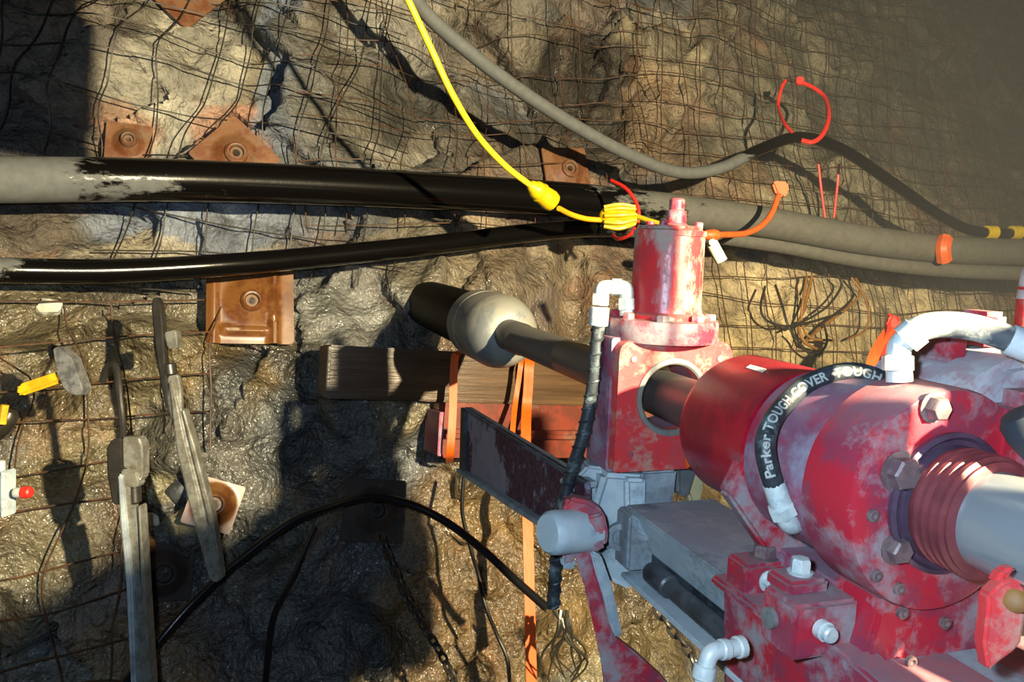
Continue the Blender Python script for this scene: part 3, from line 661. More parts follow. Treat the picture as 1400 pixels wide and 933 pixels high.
t.part('case', box((-.09, 0, -.037), (.020, .03, .037), .005, Matrix.Translation(W(-10, 676, 1.38))), 'grey_light')
t.part('lid_rim', box((.014, -.003, -.04), (.021, .033, .04), .002, Matrix.Translation(W(-10, 676, 1.38))), 'grey_light')
p0 = W(20, 674, 1.385)
t.part('shaft', lathe(BM(), [(.008, 0), (.009, .002), (.009, .014), (.007, .016)], p0, (1, 0, .03), 16), 'fitting')
t.part('red_cap', lathe(BM(), [(.008, .013), (.0105, .014), (.0105, .026), (.008, .029)], p0, (1, 0, .03), 16), 'redtie', label='red cap')
t.part('top_fitting', lathe(BM(), [(.011, 0), (.011, .018), (.007, .02)], W(-2, 645, 1.40), (0, 0, 1), 12), 'fitting')

# loose stones caught behind the wrenches
def stone(px, py, size, c, lab, seed):
    r = random.Random(seed); bm = BM(); bmesh.ops.create_icosphere(bm, subdivisions=2, radius=1)
    for v in bm.verts:
        n = noise.noise(v.co*1.3+Vector((seed, 0, 0))); v.co *= 1+.45*n
        v.co = Vector((v.co.x*size[0], v.co.y*size[1], v.co.z*size[2]))
    P = WP(px, py, .01); bmesh.ops.translate(bm, verts=bm.verts, vec=P)
    single('loose_stone', bm, c, lab, 'stone', group='loose stones on the ledge', angle=20)
stone(205, 715, (.022, .02, .03), M['paper'], 'cream stone right of the longer wrench neck', 2)
stone(245, 672, (.03, .02, .028), M['grey_dark'], 'dark slate flake between the two wrench handles', 4)
stone(68, 420, (.03, .02, .022), M['paper'], 'pale chip under the lower hose at far left', 9)
stone(200, 745, (.03, .02, .022), M['rust_o'], 'tan stone low beside the longer wrench', 14)

# ================================================================== TIMBER, CROSS BEAM, STRAPS
tl, tr = W(449, 508, 1.86), W(850, 524, 2.16)
dx = (tr-tl); dxn = dx.normalized(); up = Vector((0, 0, 1)); up = (up-dxn*up.dot(dxn)).normalized(); yn = up.cross(dxn)
TF = Matrix(((dxn.x, yn.x, up.x, tl.x), (dxn.y, yn.y, up.y, tl.y), (dxn.z, yn.z, up.z, tl.z), (0, 0, 0, 1)))
t = Thing('timber_beam', 'wet squared timber beam lying along the rock under the drill casing', 'timber', (0, 0, -.064), TF)
t.part('beam', box((0, 0, -.064), (dx.length, .13, .062), .004), 'wood')
t.part('beam_end', box((-.003, .003, -.061), (.0005, .127, .059), .0015), 'wood_dark', label='dark end grain')
t = Thing('cross_beam', 'red steel cross beam in front of the timber', 'steel beam', (0, 0, -.2), TF)
BL = .27
t.part('web', box((BL, -.012, -.128), (dx.length+.1, .06, -.0645), .001), 'redsteel')
t.part('top_flange', box((BL, -.045, -.138), (dx.length+.1, .06, -.128), .002), 'redsteel')
t.part('front_lip', box((BL, -.040, -.150), (dx.length+.1, -.030, -.138), .002), 'redsteel')
t.part('lower_web', box((BL, -.02, -.2), (dx.length+.1, -.01, -.138), .002), 'redsteel')
t.part('end_plate', box((BL-.012, -.06, -.19), (BL, .06, -.085), .002), 'purple')
def strap(label, pts, w, wdir=(1, .35, 0), buckle=None):
    t = Thing('ratchet_strap', label, 'strap', W(*pts[-1]), group='orange straps round the timber')
    t.part('webbing', ribbon(BM(), wpath(pts), wdir, w, .0025, 4), 'orange'); return t
strap('red-orange strap round the timber left of the collar', [(634, 478, 2.08), (626, 483, 1.93), (622, 490, 1.905), (620, 520, 1.895), (619, 560, 1.88), (617, 596, 1.87), (615, 622, 1.88), (615, 632, 1.96)], .019)
strap('narrow twisted strap strand in front of the timber under the rod', [(716, 480, 2.1), (713, 492, 1.99), (709, 520, 1.98), (705, 548, 1.97), (702, 575, 1.93), (700, 600, 1.90)], .013)
strap('long bright orange strap hanging down to the bottom edge', [(728, 478, 2.12), (724, 492, 2.0), (722, 530, 1.99), (720, 556, 1.985), (719, 590, 1.93), (719, 650, 1.88), (721, 705, 1.84), (723, 780, 1.80), (725, 860, 1.77), (727, 960, 1.74)], .025)

# ================================================================== CASING, ROD
dr = Thing('drill_casing', 'black drill casing standing out of the rock with a pale mud-coated collar', 'casing', (0, 1.0, 0), MF)
def ax_a(px): return None
dr.part('tube', lathe(BM(), [(.058, .80), (.064, .80), (.064, 1.62)], (0, 0, 0), A, 36), 'casing')
dr.part('collar', lathe(BM(), [(.036, .600), (.052, .606), (.064, .622), (.0725, .650), (.0745, .665), (.0745, .745), (.070, .748), (.070, .754), (.0745, .757), (.0745, .81), (.066, .82)], (0, 0, 0), A, 40), 'collar')
dr.part('packing', lathe(BM(), [(.066, 1.40), (.085, 1.42), (.075, 1.5)], (0, 0, 0), A, 14), 'paper')
single('drill_rod', lathe(BM(), [(.020, -.24), (.0278, -.24), (.0278, .30), (.0272, .302), (.0272, .306), (.0278, .308), (.0278, .52), (.030, .525), (.030, .60), (.028, .62), (.028, 1.0)], (0, 0, 0), A, 36), 'rod', 'grey steel drill rod running from the collar through the red clamp', 'drill rod', base=(0, .3, 0)).matrix_world = MF @ Matrix.Translation((0, .3, 0))

# ================================================================== RED ROD CLAMP
cl = MT('rod_clamp', 'red rod clamp with an upright hydraulic cylinder on top', 'clamp', (0, 0, -.088))
def holed(outer, R, a0, a1, n=72, bw=0.0):
    """plate in the r-u plane with a round hole; outer = list of (r,u)"""
    bm = BM(); o = []; i = []
    per = outer+[outer[0]]
    def hit(ang):
        d = Vector((cos(ang), sin(ang))); best = None
        for p, q in zip(per, per[1:]):
            p, q = Vector(p), Vector(q); e = q-p; den = d.x*e.y-d.y*e.x
            if abs(den) < 1e-12: continue
            t_ = (p.x*e.y-p.y*e.x)/den; s = (p.x*d.y-p.y*d.x)/den
            if t_ > 0 and -1e-4 <= s <= 1+1e-4 and (best is None or t_ > best): best = t_
        return d*best
    angs = sorted(set([2*pi*k/n for k in range(n)] + [math.atan2(p[1], p[0]) % (2*pi) for p in outer]))
    L = {}
    for k, a in enumerate(angs):
        h = hit(a); c = Vector((cos(a), sin(a)))*R
        L[k] = [bm.verts.new((h.x, a0, h.y)), bm.verts.new((h.x, a1, h.y)), bm.verts.new((c.x, a0, c.y)), bm.verts.new((c.x, a1, c.y))]
    m = len(angs)
    for k in range(m):
        A_, B_ = L[k], L[(k+1) % m]
        bm.faces.new((A_[0], B_[0], B_[2], A_[2])); bm.faces.new((A_[1], A_[3], B_[3], B_[1]))
        bm.faces.new((A_[0], A_[1], B_[1], B_[0])); bm.faces.new((A_[2], B_[2], B_[3], A_[3]))
    return bm
def rrect(x0, x1, z0, z1, rad, n=5):
    out = []
    for cx, cz, s in ((x1-rad[1], z1-rad[1], 0), (x0+rad[0], z1-rad[0], 1), (x0+rad[3], z0+rad[3], 2), (x1-rad[2], z0+rad[2], 3)):
        rd = (rad[1], rad[0], rad[3], rad[2])[s]
        for k in range(n+1):
            a = s*pi/2 + pi/2*k/n; out.append((cx+rd*cos(a), cz+rd*sin(a)))
    return out
cl.part('front_plate', holed(rrect(-.070, .078, -.087, .066, (.014, .020, .004, .004)), .040, -.030, -.014), 'red_plate', angle=30)
cl.part('body', holed(rrect(-.073, .068, -.090, .068, (.004, .004, .004, .004)), .041, -.014, .042), 'purple', angle=30)
bm = BM(); lathe(bm, [(.040, -.0005), (.046, 0), (.046, .0022), (.041, .003), (.039, .001)], (0, -.030, 0), (0, -1, 0), 40)
bm.faces.ensure_lookup_table()
big = [f for f in bm.faces if len(f.verts) > 10]; bmesh.ops.delete(bm, geom=big, context='FACES')
cl.part('hole_rim', bm, 'collar')
fl = cl.part('flange', join(lathe(BM(), [(.050, .062), (.064, .064), (.0655, .067), (.0655, .086), (.064, .089), (.044, .090)], (0, .004, 0), U, 48), box((-.064, .0, .06), (-.045, .04, .088), .003)), 'red_worn')
for k in range(8):
    a = 2*pi*k/8+.3
    cl.part('bolt', hexbolt((.055*cos(a), .004+.055*sin(a), .088), U, .0075, .009), 'red_worn')
cl.part('cylinder', lathe(BM(), [(.047, .088), (.047, .094), (.0425, .098), (.0415, .105), (.041, .184), (.0405, .189)], (.003, .004, 0), U, 48), 'cyl')
cl.part('end_cap', lathe(BM(), [(.0425, .187), (.0425, .193), (.038, .194), (.036, .198), (.030, .199)], (.003, .004, 0), U, 48), 'cyl')
cl.part('stem', lathe(BM(), [(.0145, .196), (.0145, .2), (.012, .202), (.0115, .216), (.009, .2175), (.009, .229), (.007, .231)], (.010, .004, 0), U, 20), 'red_worn')
for x, y in ((-.018, -.018), (.030, -.014), (-.012, .026), (.022, .028)):
    cl.part('cap_screw', lathe(BM(), [(.005, .196), (.005, .203), (.003, .204)], (x, y, 0), U, 10), 'red_worn')
for s, u in ((-.05, -.066), (.05, -.066), (-.052, .045), (.06, .045)):
    cl.part('face_screw', lathe(BM(), [(.004, 0), (.004, .0015), (.002, .002)], (s, -.030, u), (0, -1, 0), 10), 'red_worn')

# hydraulic hose wrapped in spiral guard, left of the clamp
hh = MT('hydraulic_hose', 'spiral-wrapped grey hydraulic hose hanging left of the red clamp', 'hose', lw(W(757, 830, .99)))
def m_(px, py, d): return lw(W(px, py, d))
hh.part('elbow', tube(BM(), [m_(857, 432, .935), m_(857, 412, .935), m_(857, 397, .935), m_(852, 393, .935), m_(840, 393, .935), m_(828, 393, .935), m_(823, 395, .935), m_(822, 404, .935)], .0085, 12, 3), 'fitting')
for p, q, r in ((m_(857, 425, .935), m_(857, 408, .935), .0105), (m_(850, 393, .935), m_(836, 393, .935), .0105), (m_(822, 402, .935), m_(821, 418, .936), .0105), (m_(820, 420, .936), m_(818, 446, .938), .0115)):
    hh.part('nut', lathe(BM(), [(r*.9, 0), (r, .001), (r, (q-p).length-.001), (r*.9, (q-p).length)], p, q-p, 6 if r < .011 else 14), 'fitting')
hp = [m_(820, 430, .936), m_(816, 470, .938), m_(813, 510, .94), m_(806, 555, .945), m_(796, 600, .95), m_(783, 640, .955), m_(772, 680, .96), m_(765, 720, .965), m_(761, 760, .97), m_(758, 800, .98), m_(756, 830, .985)]
ho = hh.part('hose', tube(BM(), hp, .0078, 14, 8), 'hyd')
path = spline(hp, 8); fr = frames(path); hel = []
tot = sum((b-a).length for a, b in zip(path, path[1:])); acc = 0
for i, (p, (t_, u_, v_)) in enumerate(zip(path, fr)):
    if i: acc += (p-path[i-1]).length
    for s in range(5):
        q = p if i == len(path)-1 else p.lerp(path[i+1], s/5)
        L2 = acc + s/5*(0 if i == len(path)-1 else (path[i+1]-p).length)
        a = 2*pi*L2/.016; hel.append(q + (u_*cos(a)+v_*sin(a))*.0078)
hh.part('spiral_wrap', tube(BM(), hel, .0017, 5, 1, smooth=False), 'hyd', ho)

# ================================================================== FEED FRAME
ff = MT('feed_frame', 'grey mud-caked feed frame with rail and channel under the drill', 'drill frame', (0, .1, -.23))
# channel running up to the cross beam
def cpt(px, py, r): 
    P0 = lw(Vector((0, 0, CAMZ))); d = (MFI.to_3x3() @ ray(px, py)); return P0 + d*((r-P0.x)/d.x)
c_tl, c_bl, c_tr, c_br = cpt(634, 557, -.095), cpt(632, 640, -.095), cpt(800, 660, -.095), cpt(752, 712, -.095)
ch = ff.part('channel_web', prism([c_tl, c_tr, cpt(800, 745, -.095), c_bl], (.008, 0, 0), .001), 'lilac')
ff.part('channel_flange', prism([c_tl+Vector((0, 0, .0)), c_tr, c_tr+Vector((.016, 0, 0)), c_tl+Vector((.016, 0, 0))], (0, 0, -.007), .001), 'grey')
ff.part('channel_flange', prism([c_bl+Vector((-.012, 0, 0)), cpt(800, 745, -.095)+Vector((-.012, 0, 0)), cpt(800, 745, -.095)+Vector((.06, 0, 0)), c_bl+Vector((.06, 0, 0))], (0, 0, -.008), .001), 'grey')
ff.part('channel_end', prism([c_tl, c_bl, c_bl+Vector((0, -.03, 0)), c_tl+Vector((0, -.03, -.004))], (-.006, 0, 0), .001), 'grey_dark')
# mud-caked end block under the clamp
ff.part('end_block', prism([(-.072, -.01, -.094), (-.028, -.035, -.092), (-.024, -.036, -.20), (-.034, -.034, -.235), (-.062, -.01, -.225), (-.078, .02, -.18)], (.004, .085, 0), .006), 'grey_light')
ff.part('end_block_ridge', prism([(-.052, -.028, -.096), (-.030, -.038, -.095), (-.032, -.040, -.135), (-.050, -.032, -.14)], (.0, .03, 0), .004), 'grey_light')
ff.part('gusset', prism([(-.080, .02, -.092), (-.045, .0, -.094), (-.062, -.004, -.135), (-.105, .03, -.125)], (.006, .04, 0), .003), 'grey')
ff.part('upright', prism([(-.028, -.02, -.09), (.02, -.02, -.09), (.016, -.02, -.155), (-.024, -.02, -.20)], (0, .05, 0), .004), 'grey')
ff.part('upright', prism([(.03, .0, -.09), (.062, .0, -.09), (.05, .0, -.135), (.034, .0, -.13)], (0, .02, 0), .004), 'collar')
ff.part('rail_top', prism([(-.060, -.045, -.1205), (.055, -.045, -.1205), (.055, -.80, -.1205), (-.060, -.80, -.1205)], (0, 0, -.007), .0015), 'grey')
ff.part('rail_web', prism([(-.056, -.05, -.1275), (-.056, -.80, -.1275), (-.038, -.80, -.170), (-.038, -.05, -.170)], (.006, 0, 0), .001), 'grey_light')
ff.part('rail_lip', prism([(-.066, -.055, -.196), (-.030, -.055, -.196), (-.030, -.8, -.196), (-.066, -.8, -.196)], (0, 0, -.006), .001), 'grey_light')
ff.part('rail_lower_web', prism([(-.036, -.05, -.166), (-.036, -.8, -.166), (-.036, -.8, -.2), (-.036, -.05, -.2)], (.005, 0, 0), .001), 'grey_dark')
ff.part('feed_cylinder', lathe(BM(), [(.010, -.8), (.010, -.14), (.0125, -.138), (.0125, -.10), (.010, -.095)], (-.050, 0, -.180), A, 20), 'grey_dark')
for r, u, a in ((-.062, -.158, -.045), (-.048, -.137, -.07)):
    ff.part('boss', lathe(BM(), [(.017, -.004), (.018, .0), (.016, .006), (.010, .007), (.009, .004), (.004, .004)], (r, a, u), (-.6, -.8, .0), 20), 'grey')
ff.part('rail_bracket', box((-.066, -.07, -.19), (-.03, -.035, -.125), .003), 'grey')

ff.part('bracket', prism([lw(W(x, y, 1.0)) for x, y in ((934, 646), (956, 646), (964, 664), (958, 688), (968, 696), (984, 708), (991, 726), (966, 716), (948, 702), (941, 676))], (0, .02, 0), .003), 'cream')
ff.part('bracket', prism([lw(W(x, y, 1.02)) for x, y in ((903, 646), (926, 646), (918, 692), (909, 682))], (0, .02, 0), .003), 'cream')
ff.part('paint_dab', lathe(BM(), [(.006, -.002), (.006, .003), (.003, .004)], lw(W(960, 693, .997)), (0, -1, 0), 10), 'redtie')
single('orange_strip', ribbon(BM(), wpath([(938, 588, .888), (939, 600, .884), (941, 620, .884), (944, 638, .886)]), (1, .3, 0), .0105, .002, 4), 'orange', 'short orange tab below the clamp hole beside the drum', 'strip')  # thin orange ribbon in front of the clamp plate

# ================================================================== LEVER AND PIN
lv = MT('clamp_lever', 'red forged lever pivoting beside the grey frame block', 'lever', lw(W(850, 933, .88)))
d = .885
lv.part('arm', join(pxprism([(779, 700), (800, 688), (812, 700), (815, 742), (806, 760), (812, 790), (828, 838), (838, 862), (846, 885), (862, 933), (868, 975), (835, 975), (824, 933), (812, 860), (794, 790), (783, 755), (778, 735)], d, .012, .003)), 'red_worn') if False else None
def mprism(pts, d, th, bv=.002):
    P = [lw(W(x, y, d)) for x, y in pts]; v = lw(W(700, 466, d+th)) - lw(W(700, 466, d)); return prism(P, v, bv)
lv.part('arm', mprism([(783, 748), (806, 752), (812, 778), (824, 815), (832, 850), (840, 872), (868, 893), (903, 925), (945, 975), (830, 975), (824, 915), (812, 858), (800, 805), (790, 776)], d, .016), 'red_worn')
lv.part('rib', mprism([(806, 752), (822, 760), (836, 800), (846, 845), (851, 870), (842, 874), (832, 850), (818, 800)], d+.003, .022), 'grey')
lv.part('hub', mprism([(770, 690), (778, 680), (806, 686), (826, 700), (832, 728), (830, 748), (812, 758), (792, 756), (778, 776), (768, 768), (772, 740)], d-.005, .030, .004), 'red_worn')
lv.part('hub_block', mprism([(801, 707), (824, 702), (829, 730), (806, 734)], d-.013, .02, .003), 'red_worn')
lv.part('nut', mprism([(806, 740), (826, 736), (830, 748), (812, 754)], d-.010, .02, .003), 'red_worn')
lv.part('pin', lathe(BM(), [(.0, .062), (.020, .062), (.0235, .058), (.0245, .05), (.0245, 0)], lw(W(808, 724, .90)), lw(W(742, 730, .862))-lw(W(808, 724, .90)), 32), 'grey_light', label='round mud-grey pin')
lv.part('washer', mprism([(765, 762), (782, 760), (790, 776), (776, 782), (768, 776)], d+.004, .012, .003), 'grey')

# ================================================================== DRILL HEAD
hd = MT('rotation_unit', 'big red drill unit with drum, bolted disc and flange', 'drill', (0, -.3, -.1))
dm = hd.part('drum', lathe(BM(), [(.030, -.162), (.060, -.163), (.068, -.168), (.0705, -.176), (.0705, -.275)], (0, 0, 0), A, 56), 'red_drum')
# sticker on the drum
bm = BM(); n = 6
def drum_pt(px, py, R):
    P0 = lw(Vector((0, 0, CAMZ))); dd = MFI.to_3x3() @ ray(px, py)
    a_ = dd.x**2+dd.z**2; b_ = 2*(P0.x*dd.x+P0.z*dd.z); c_ = P0.x**2+P0.z**2-R*R
    s = (-b_-math.sqrt(max(0, b_*b_-4*a_*c_)))/(2*a_); return P0+dd*s
q0, q1, q2, q3 = [drum_pt(x, y, .0708) for x, y in ((1020, 503), (1026, 499), (1048, 505), (1043, 510))]
gr = [[bm.verts.new(q0.lerp(q3, i/n).lerp(q1.lerp(q2, i/n), j/3)) for j in range(4)] for i in range(n+1)]
for row in gr:
    for v in row:
        k = .0711/math.hypot(v.co.x, v.co.z); v.co = Vector((v.co.x*k, v.co.y, v.co.z*k))
for i in range(n):
    for j in range(3): bm.faces.new((gr[i][j], gr[i+1][j], gr[i+1][j+1], gr[i][j+1]))
g = bmesh.ops.extrude_face_region(bm, geom=bm.faces[:]); 
for v in g['geom']:
    if isinstance(v, bmesh.types.BMVert): v.co.x *= .995; v.co.z *= .995
hd.part('sticker', bm, 'white', dm)
hd.part('flange_plate', prism([(-.083, -.262, -.034), (-.052, -.262, .028), (-.03, -.262, .058), (.0, -.262, .068), (.05, -.262, .06), (.075, -.262, .02), (.075, -.262, -.1), (.0, -.262, -.118), (-.03, -.262, -.100)], (0, -.018, 0), .003), 'red_worn')
hd.part('neck', lathe(BM(), [(.060, -.278), (.072, -.282), (.0735, -.30), (.0735, -.372)], (0, 0, 0), A, 56), 'purple')
ds = hd.part('disc', lathe(BM(), [(.078, -.366), (.081, -.369), (.081, -.414), (.0795, -.4185), (.077, -.4195), (.045, -.420)][::-1], (0, 0, 0), A, 72), 'red_worn')
for px, py, r, h in ((1227, 645, .0115, .011), (1222, 750, .0088, .010), (1274, 557, .0085, .010)):
    P0 = lw(Vector((0, 0, CAMZ))); dd = MFI.to_3x3() @ ray(px, py); p = P0+dd*((-.42-P0.y)/dd.y)
    hd.part('bolt', hexbolt(p, (0, -1, 0), r, h), 'bolt')
for px, py in ((1192, 705), (1197, 787), (1228, 805), (1233, 838), (1291, 852), (1245, 905)):
    P0 = lw(Vector((0, 0, CAMZ))); dd = MFI.to_3x3() @ ray(px, py); p = P0+dd*((-.42-P0.y)/dd.y)
    hd.part('plug_screw', lathe(BM(), [(.0045, -.001), (.0045, .002), (.0025, .0026), (.002, .0005)], p, (0, -1, 0), 12), 'bolt')
hd.part('seal_ring', lathe(BM(), [(.050, -.416), (.051, -.424), (.048, -.4255), (.0455, -.423), (.042, -.4225), (.041, -.430)][::-1], (0, 0, 0), A, 48), 'sleeve')
th = [(.041, -.428)]
for k in range(4): th += [(.0425, -.431-.007*k), (.0425, -.434-.007*k), (.0395, -.4355-.007*k), (.0395, -.4375-.007*k)]
hd.part('threaded_sleeve', lathe(BM(), th+[(.036, -.460)], (0, 0, 0), A, 48), 'thread')
single('drive_spindle', lathe(BM(), [(.030, -.45), (.0335, -.452), (.0335, -.595), (.030, -.60)], (0, 0, 0), A, 48), 'chrome', 'bright chrome spindle coming out of the red disc', 'spindle', base=(0, -.5, 0)).matrix_world = MF @ Matrix.Translation((0, -.5, 0))
# lower saddle of the head, filling down to the carriage
hd.part('saddle', prism([(-.036, -.36, -.070), (.06, -.36, -.070), (.06, -.36, -.125), (-.05, -.36, -.125)], (0, -.05, 0), .004), 'red_worn')
hd.part('lower_web', prism([(-.030, -.268, -.085), (.06, -.268, -.085), (.06, -.268, -.125), (-.03, -.268, -.125)], (0, -.10, 0), .003), 'purple')
# gear housing to the right
gh = hd.part('gear_housing', prism([(.03, -.40, .066), (.046, -.40, .084), (.075, -.40, .097), (.12, -.40, .102), (.16, -.40, .09), (.16, -.40, -.08), (.03, -.40, -.08)], (0, .11, 0), .008), 'dusty')
hd.part('cover_plate', box((.045, -.435, -.06), (.17, -.395, .078), .012), 'red_worn')
for r_, u_ in ((.062, .10), (.10, .112)): hd.part('lug', box((r_-.012, -.36, u_-.01), (r_+.012, -.33, u_+.018), .004), 'red_worn')

# hoses on the head
h1_ = MT('printed_hose', 'black hydraulic hose with white lettering bent over the red drum', 'hose', lw(W(1080, 715, .62)))
hp = [m_(1062, 672, .612), m_(1052, 645, .61), m_(1046, 610, .612), m_(1053, 580, .62), m_(1072, 553, .632), m_(1100, 528, .638), m_(1135, 513, .640), m_(1170, 509, .640), m_(1202, 519, .640), m_(1222, 540, .645)]
ho = h1_.part('hose', tube(BM(), hp, .0078, 18, 10), 'hyd')
h1_.part('ferrule', tube(BM(), [m_(1058, 662, .612), m_(1064, 680, .612), m_(1070, 695, .613)], .0088, 14, 4), 'fitting')
h1_.part('nut', lathe(BM(), [(.009, 0), (.0108, .001), (.0108, .010), (.009, .011)], m_(1066, 690, .612), m_(1076, 712, .615)-m_(1066, 690, .612), 6), 'fitting')
h1_.part('elbow', tube(BM(), [m_(1070, 696, .613), m_(1077, 712, .616), m_(1084, 716, .622), m_(1097, 706, .64), m_(1106, 700, .65)], .0085, 12, 4), 'fitting')
# white print wrapped on the hose
def print_on(path_pts, R, text, size, start, hfrac, facing):
    cu = bpy.data.curves.new('t', 'FONT'); cu.body = text; cu.size = size; cu.space_character = 1.05; cu.resolution_u = 3; cu.offset = size*.03
    to = bpy.data.objects.new('t', cu); COL.objects.link(to); bpy.context.view_layer.update()
    me = bpy.data.meshes.new_from_object(to.evaluated_get(bpy.context.evaluated_depsgraph_get()))
    bpy.data.objects.remove(to); bm = BM(); bm.from_mesh(me); bpy.data.meshes.remove(me)
    bmesh.ops.subdivide_edges(bm, edges=bm.edges[:], cuts=2, use_grid_fill=True); bmesh.ops.triangulate(bm, faces=bm.faces[:])
    path = spline(path_pts, 24); cum = [0]
    for a, b in zip(path, path[1:]): cum.append(cum[-1]+(b-a).length)
    fwd = Vector(facing).normalized()
    for v in bm.verts:
        s = start + v.co.x; k = 0
        while k < len(cum)-2 and cum[k+1] < s: k += 1
        q = (s-cum[k])/max(1e-9, cum[k+1]-cum[k]); p = path[k].lerp(path[k+1], q); t_ = (path[k+1]-path[k]).normalized()
        n_ = (fwd - t_*fwd.dot(t_)).normalized(); side = n_.cross(t_)
        ang = (v.co.y - size*.35)/R + hfrac
        v.co = p + (n_*cos(ang)+side*sin(ang))*(R*1.035)
    g = bmesh.ops.extrude_face_region(bm, geom=bm.faces[:])
    return bm
P0 = lw(Vector((0, 0, CAMZ))); TXT = .02
h1_.part('lettering', print_on(hp, .0078, 'Parker TOUGH COVER  TOUGH', .0102, .014, TXT, P0-hp[3]), 'ink', ho, smooth=False)
h2_ = MT('looped_hose', 'pale dusty hose looping over the top of the drill head', 'hose', lw(W(1230, 520, .60)))
hp2 = [m_(1236, 462, .575), m_(1262, 448, .57), m_(1295, 444, .57), m_(1335, 449, .565), m_(1375, 462, .56), m_(1420, 480, .555), m_(1470, 510, .55)]
h2_.part('hose', tube(BM(), hp2, .0095, 16, 8), 'cable_white')
h2_.part('sleeve', tube(BM(), [m_(1379, 464, .56), m_(1400, 472, .557), m_(1425, 482, .555)], .0112, 14, 4), 'grey_light')
h2_.part('ferrule', tube(BM(), [m_(1238, 465, .575), m_(1254, 452, .571)], .0112, 14, 3), 'fitting')
h2_.part('elbow', tube(BM(), [m_(1228, 512, .578), m_(1228, 490, .578), m_(1230, 474, .577), m_(1238, 464, .575)], .0085, 14, 6), 'fitting')
h2_.part('nut', lathe(BM(), [(.009, 0), (.0112, .001), (.0112, .011), (.009, .012)], m_(1227, 508, .578), m_(1227, 480, .578)-m_(1227, 508, .578), 6), 'fitting')
h2_.part('base_stub', lathe(BM(), [(.0095, 0), (.0085, .012)], m_(1230, 522, .579), m_(1229, 505, .579)-m_(1230, 522, .579), 14), 'fitting')

# ================================================================== CARRIAGE
cg = MT('drill_carriage', 'red bolted carriage clamping the drill head onto the rail', 'carriage', (0, -.35, -.25))
def cbx(r0, r1, a0, a1, u0, u1, b=.003): return box((r0, a0, u0), (r1, a1, u1), b)
cg.part('side_plate', prism([(-.064, -.252, -.125), (-.064, -.40, -.112), (-.064, -.52, -.125), (-.064, -.52, -.26), (-.064, -.27, -.26)], (.03, 0, 0), .003), 'red_worn')
cg.part('lip', cbx(-.072, -.02, -.325, -.244, -.128, -.119), 'red_worn')
b1 = cg.part('clamp_block', cbx(-.066, -.018, -.290, -.258, -.126, -.094), 'red_worn')
b2 = cg.part('clamp_block', cbx(-.096, -.040, -.392, -.352, -.122, -.080), 'red_worn')
b3 = cg.part('block_step', cbx(-.090, -.054, -.376, -.346, -.082, -.070), 'red_worn', b2)
cg.part('bolt', hexbolt((-.038, -.274, -.095), U, .010, .012), 'bolt', b1)
cg.part('bolt', hexbolt((-.045, -.291, -.108), (0, -1, 0), .0075, .009), 'fitting', b1)
cg.part('bolt', hexbolt((-.070, -.361, -.070), U, .0075, .012), 'fitting', b2)
cg.part('bolt', lathe(BM(), [(.0075, 0), (.0075, .006), (.006, .0065), (.0062, .011), (.005, .0125)], (-.074, -.393, -.098), (0, -1, 0), 16), 'fitting', b2)
cg.part('shim', lathe(BM(), [(.008, 0), (.008, .004), (.005, .0045)], (-.096, -.366, -.100), (-1, 0, 0), 16), 'collar', b2)
cg.part('tray', prism([(-.062, -.398, -.118), (.15, -.398, -.124), (.15, -.52, -.124), (-.062, -.47, -.118)], (0, 0, -.006), .002), 'red_worn')
cg.part('tray_front', prism([(-.062, -.47, -.121), (.15, -.52, -.126), (.15, -.52, -.16), (-.062, -.47, -.16)], (0, .012, 0), .002), 'grey_dark')
for r_, a_ in ((-.066, -.41), (-.066, -.445)):
    cg.part('nut', hexbolt((r_, a_, -.155), (-1, 0, 0), .013, .014), 'grey')
el = MT('elbow_fitting', 'silver elbow fitting on the lower left of the red carriage', 'fitting', lw(W(962, 925, .62)))
ep = [m_(1016, 884, .63), m_(1000, 887, .625), m_(984, 889, .62), m_(972, 894, .617), m_(966, 908, .616), m_(961, 935, .615), m_(958, 965, .614)]
el.part('elbow', tube(BM(), ep, .0070, 14, 5), 'fitting')
for p, q, r in ((m_(1016, 884, .63), m_(1006, 886, .627), .0088), (m_(995, 888, .623), m_(984, 889, .62), .0082), (m_(965, 910, .616), m_(961, 930, .615), .0092)):
    el.part('nut', lathe(BM(), [(r*.9, 0), (r, .001), (r, (q-p).length-.001), (r*.9, (q-p).length)], p, q-p, 14), 'fitting')

# ================================================================== UNSEEN MOTOR SIDE OF THE DRILL ON THE RIGHT, SHAPED TO SHADE IT
mo = Thing('shade_motor', 'unseen red motor block past the right edge, shaped to shade the drill', 'motor', (.48, .4, CAMZ-.5))
def zprism(pts, z0, z1, bv=.006): return prism([(x, y, CAMZ+z0) for x, y in pts], (0, 0, z1-z0), bv)
bd = mo.part('body', zprism([(.405, .575), (.56, .300), (.56, .163), (.405, .392)], -.5, .045), 'red_worn')
mo.part('end_housing', zprism([(.405, .356), (.56, .127), (.56, .02), (.43, .02)], -.5, .10), 'red_worn')  # gap left beside it lets a lamp streak onto the disc
mo.part('coupling', zprism([(.42, .37), (.55, .18), (.55, .14), (.42, .33)], -.5, -.22), 'grey_dark')
mo.part('cover', zprism([(.42, .53), (.54, .32), (.54, .22), (.42, .40)], .044, .049, .002), 'grey', bd)
for x, y in ((.43, .50), (.53, .325), (.43, .41), (.53, .25)): mo.part('bolt', hexbolt((x, y, CAMZ+.048), U, .007, .006), 'bolt', bd)
for z in (-.05, -.12, -.19, -.26): mo.part('fin', box((.40, .41, CAMZ+z-.004), (.41, .56, CAMZ+z+.004), .002), 'red_worn', bd)
mo.part('shade_stalk', lathe(BM(), [(.0045, 0), (.0045, .11)], (.4375, .45, CAMZ+.036), U, 10), 'grey_dark')
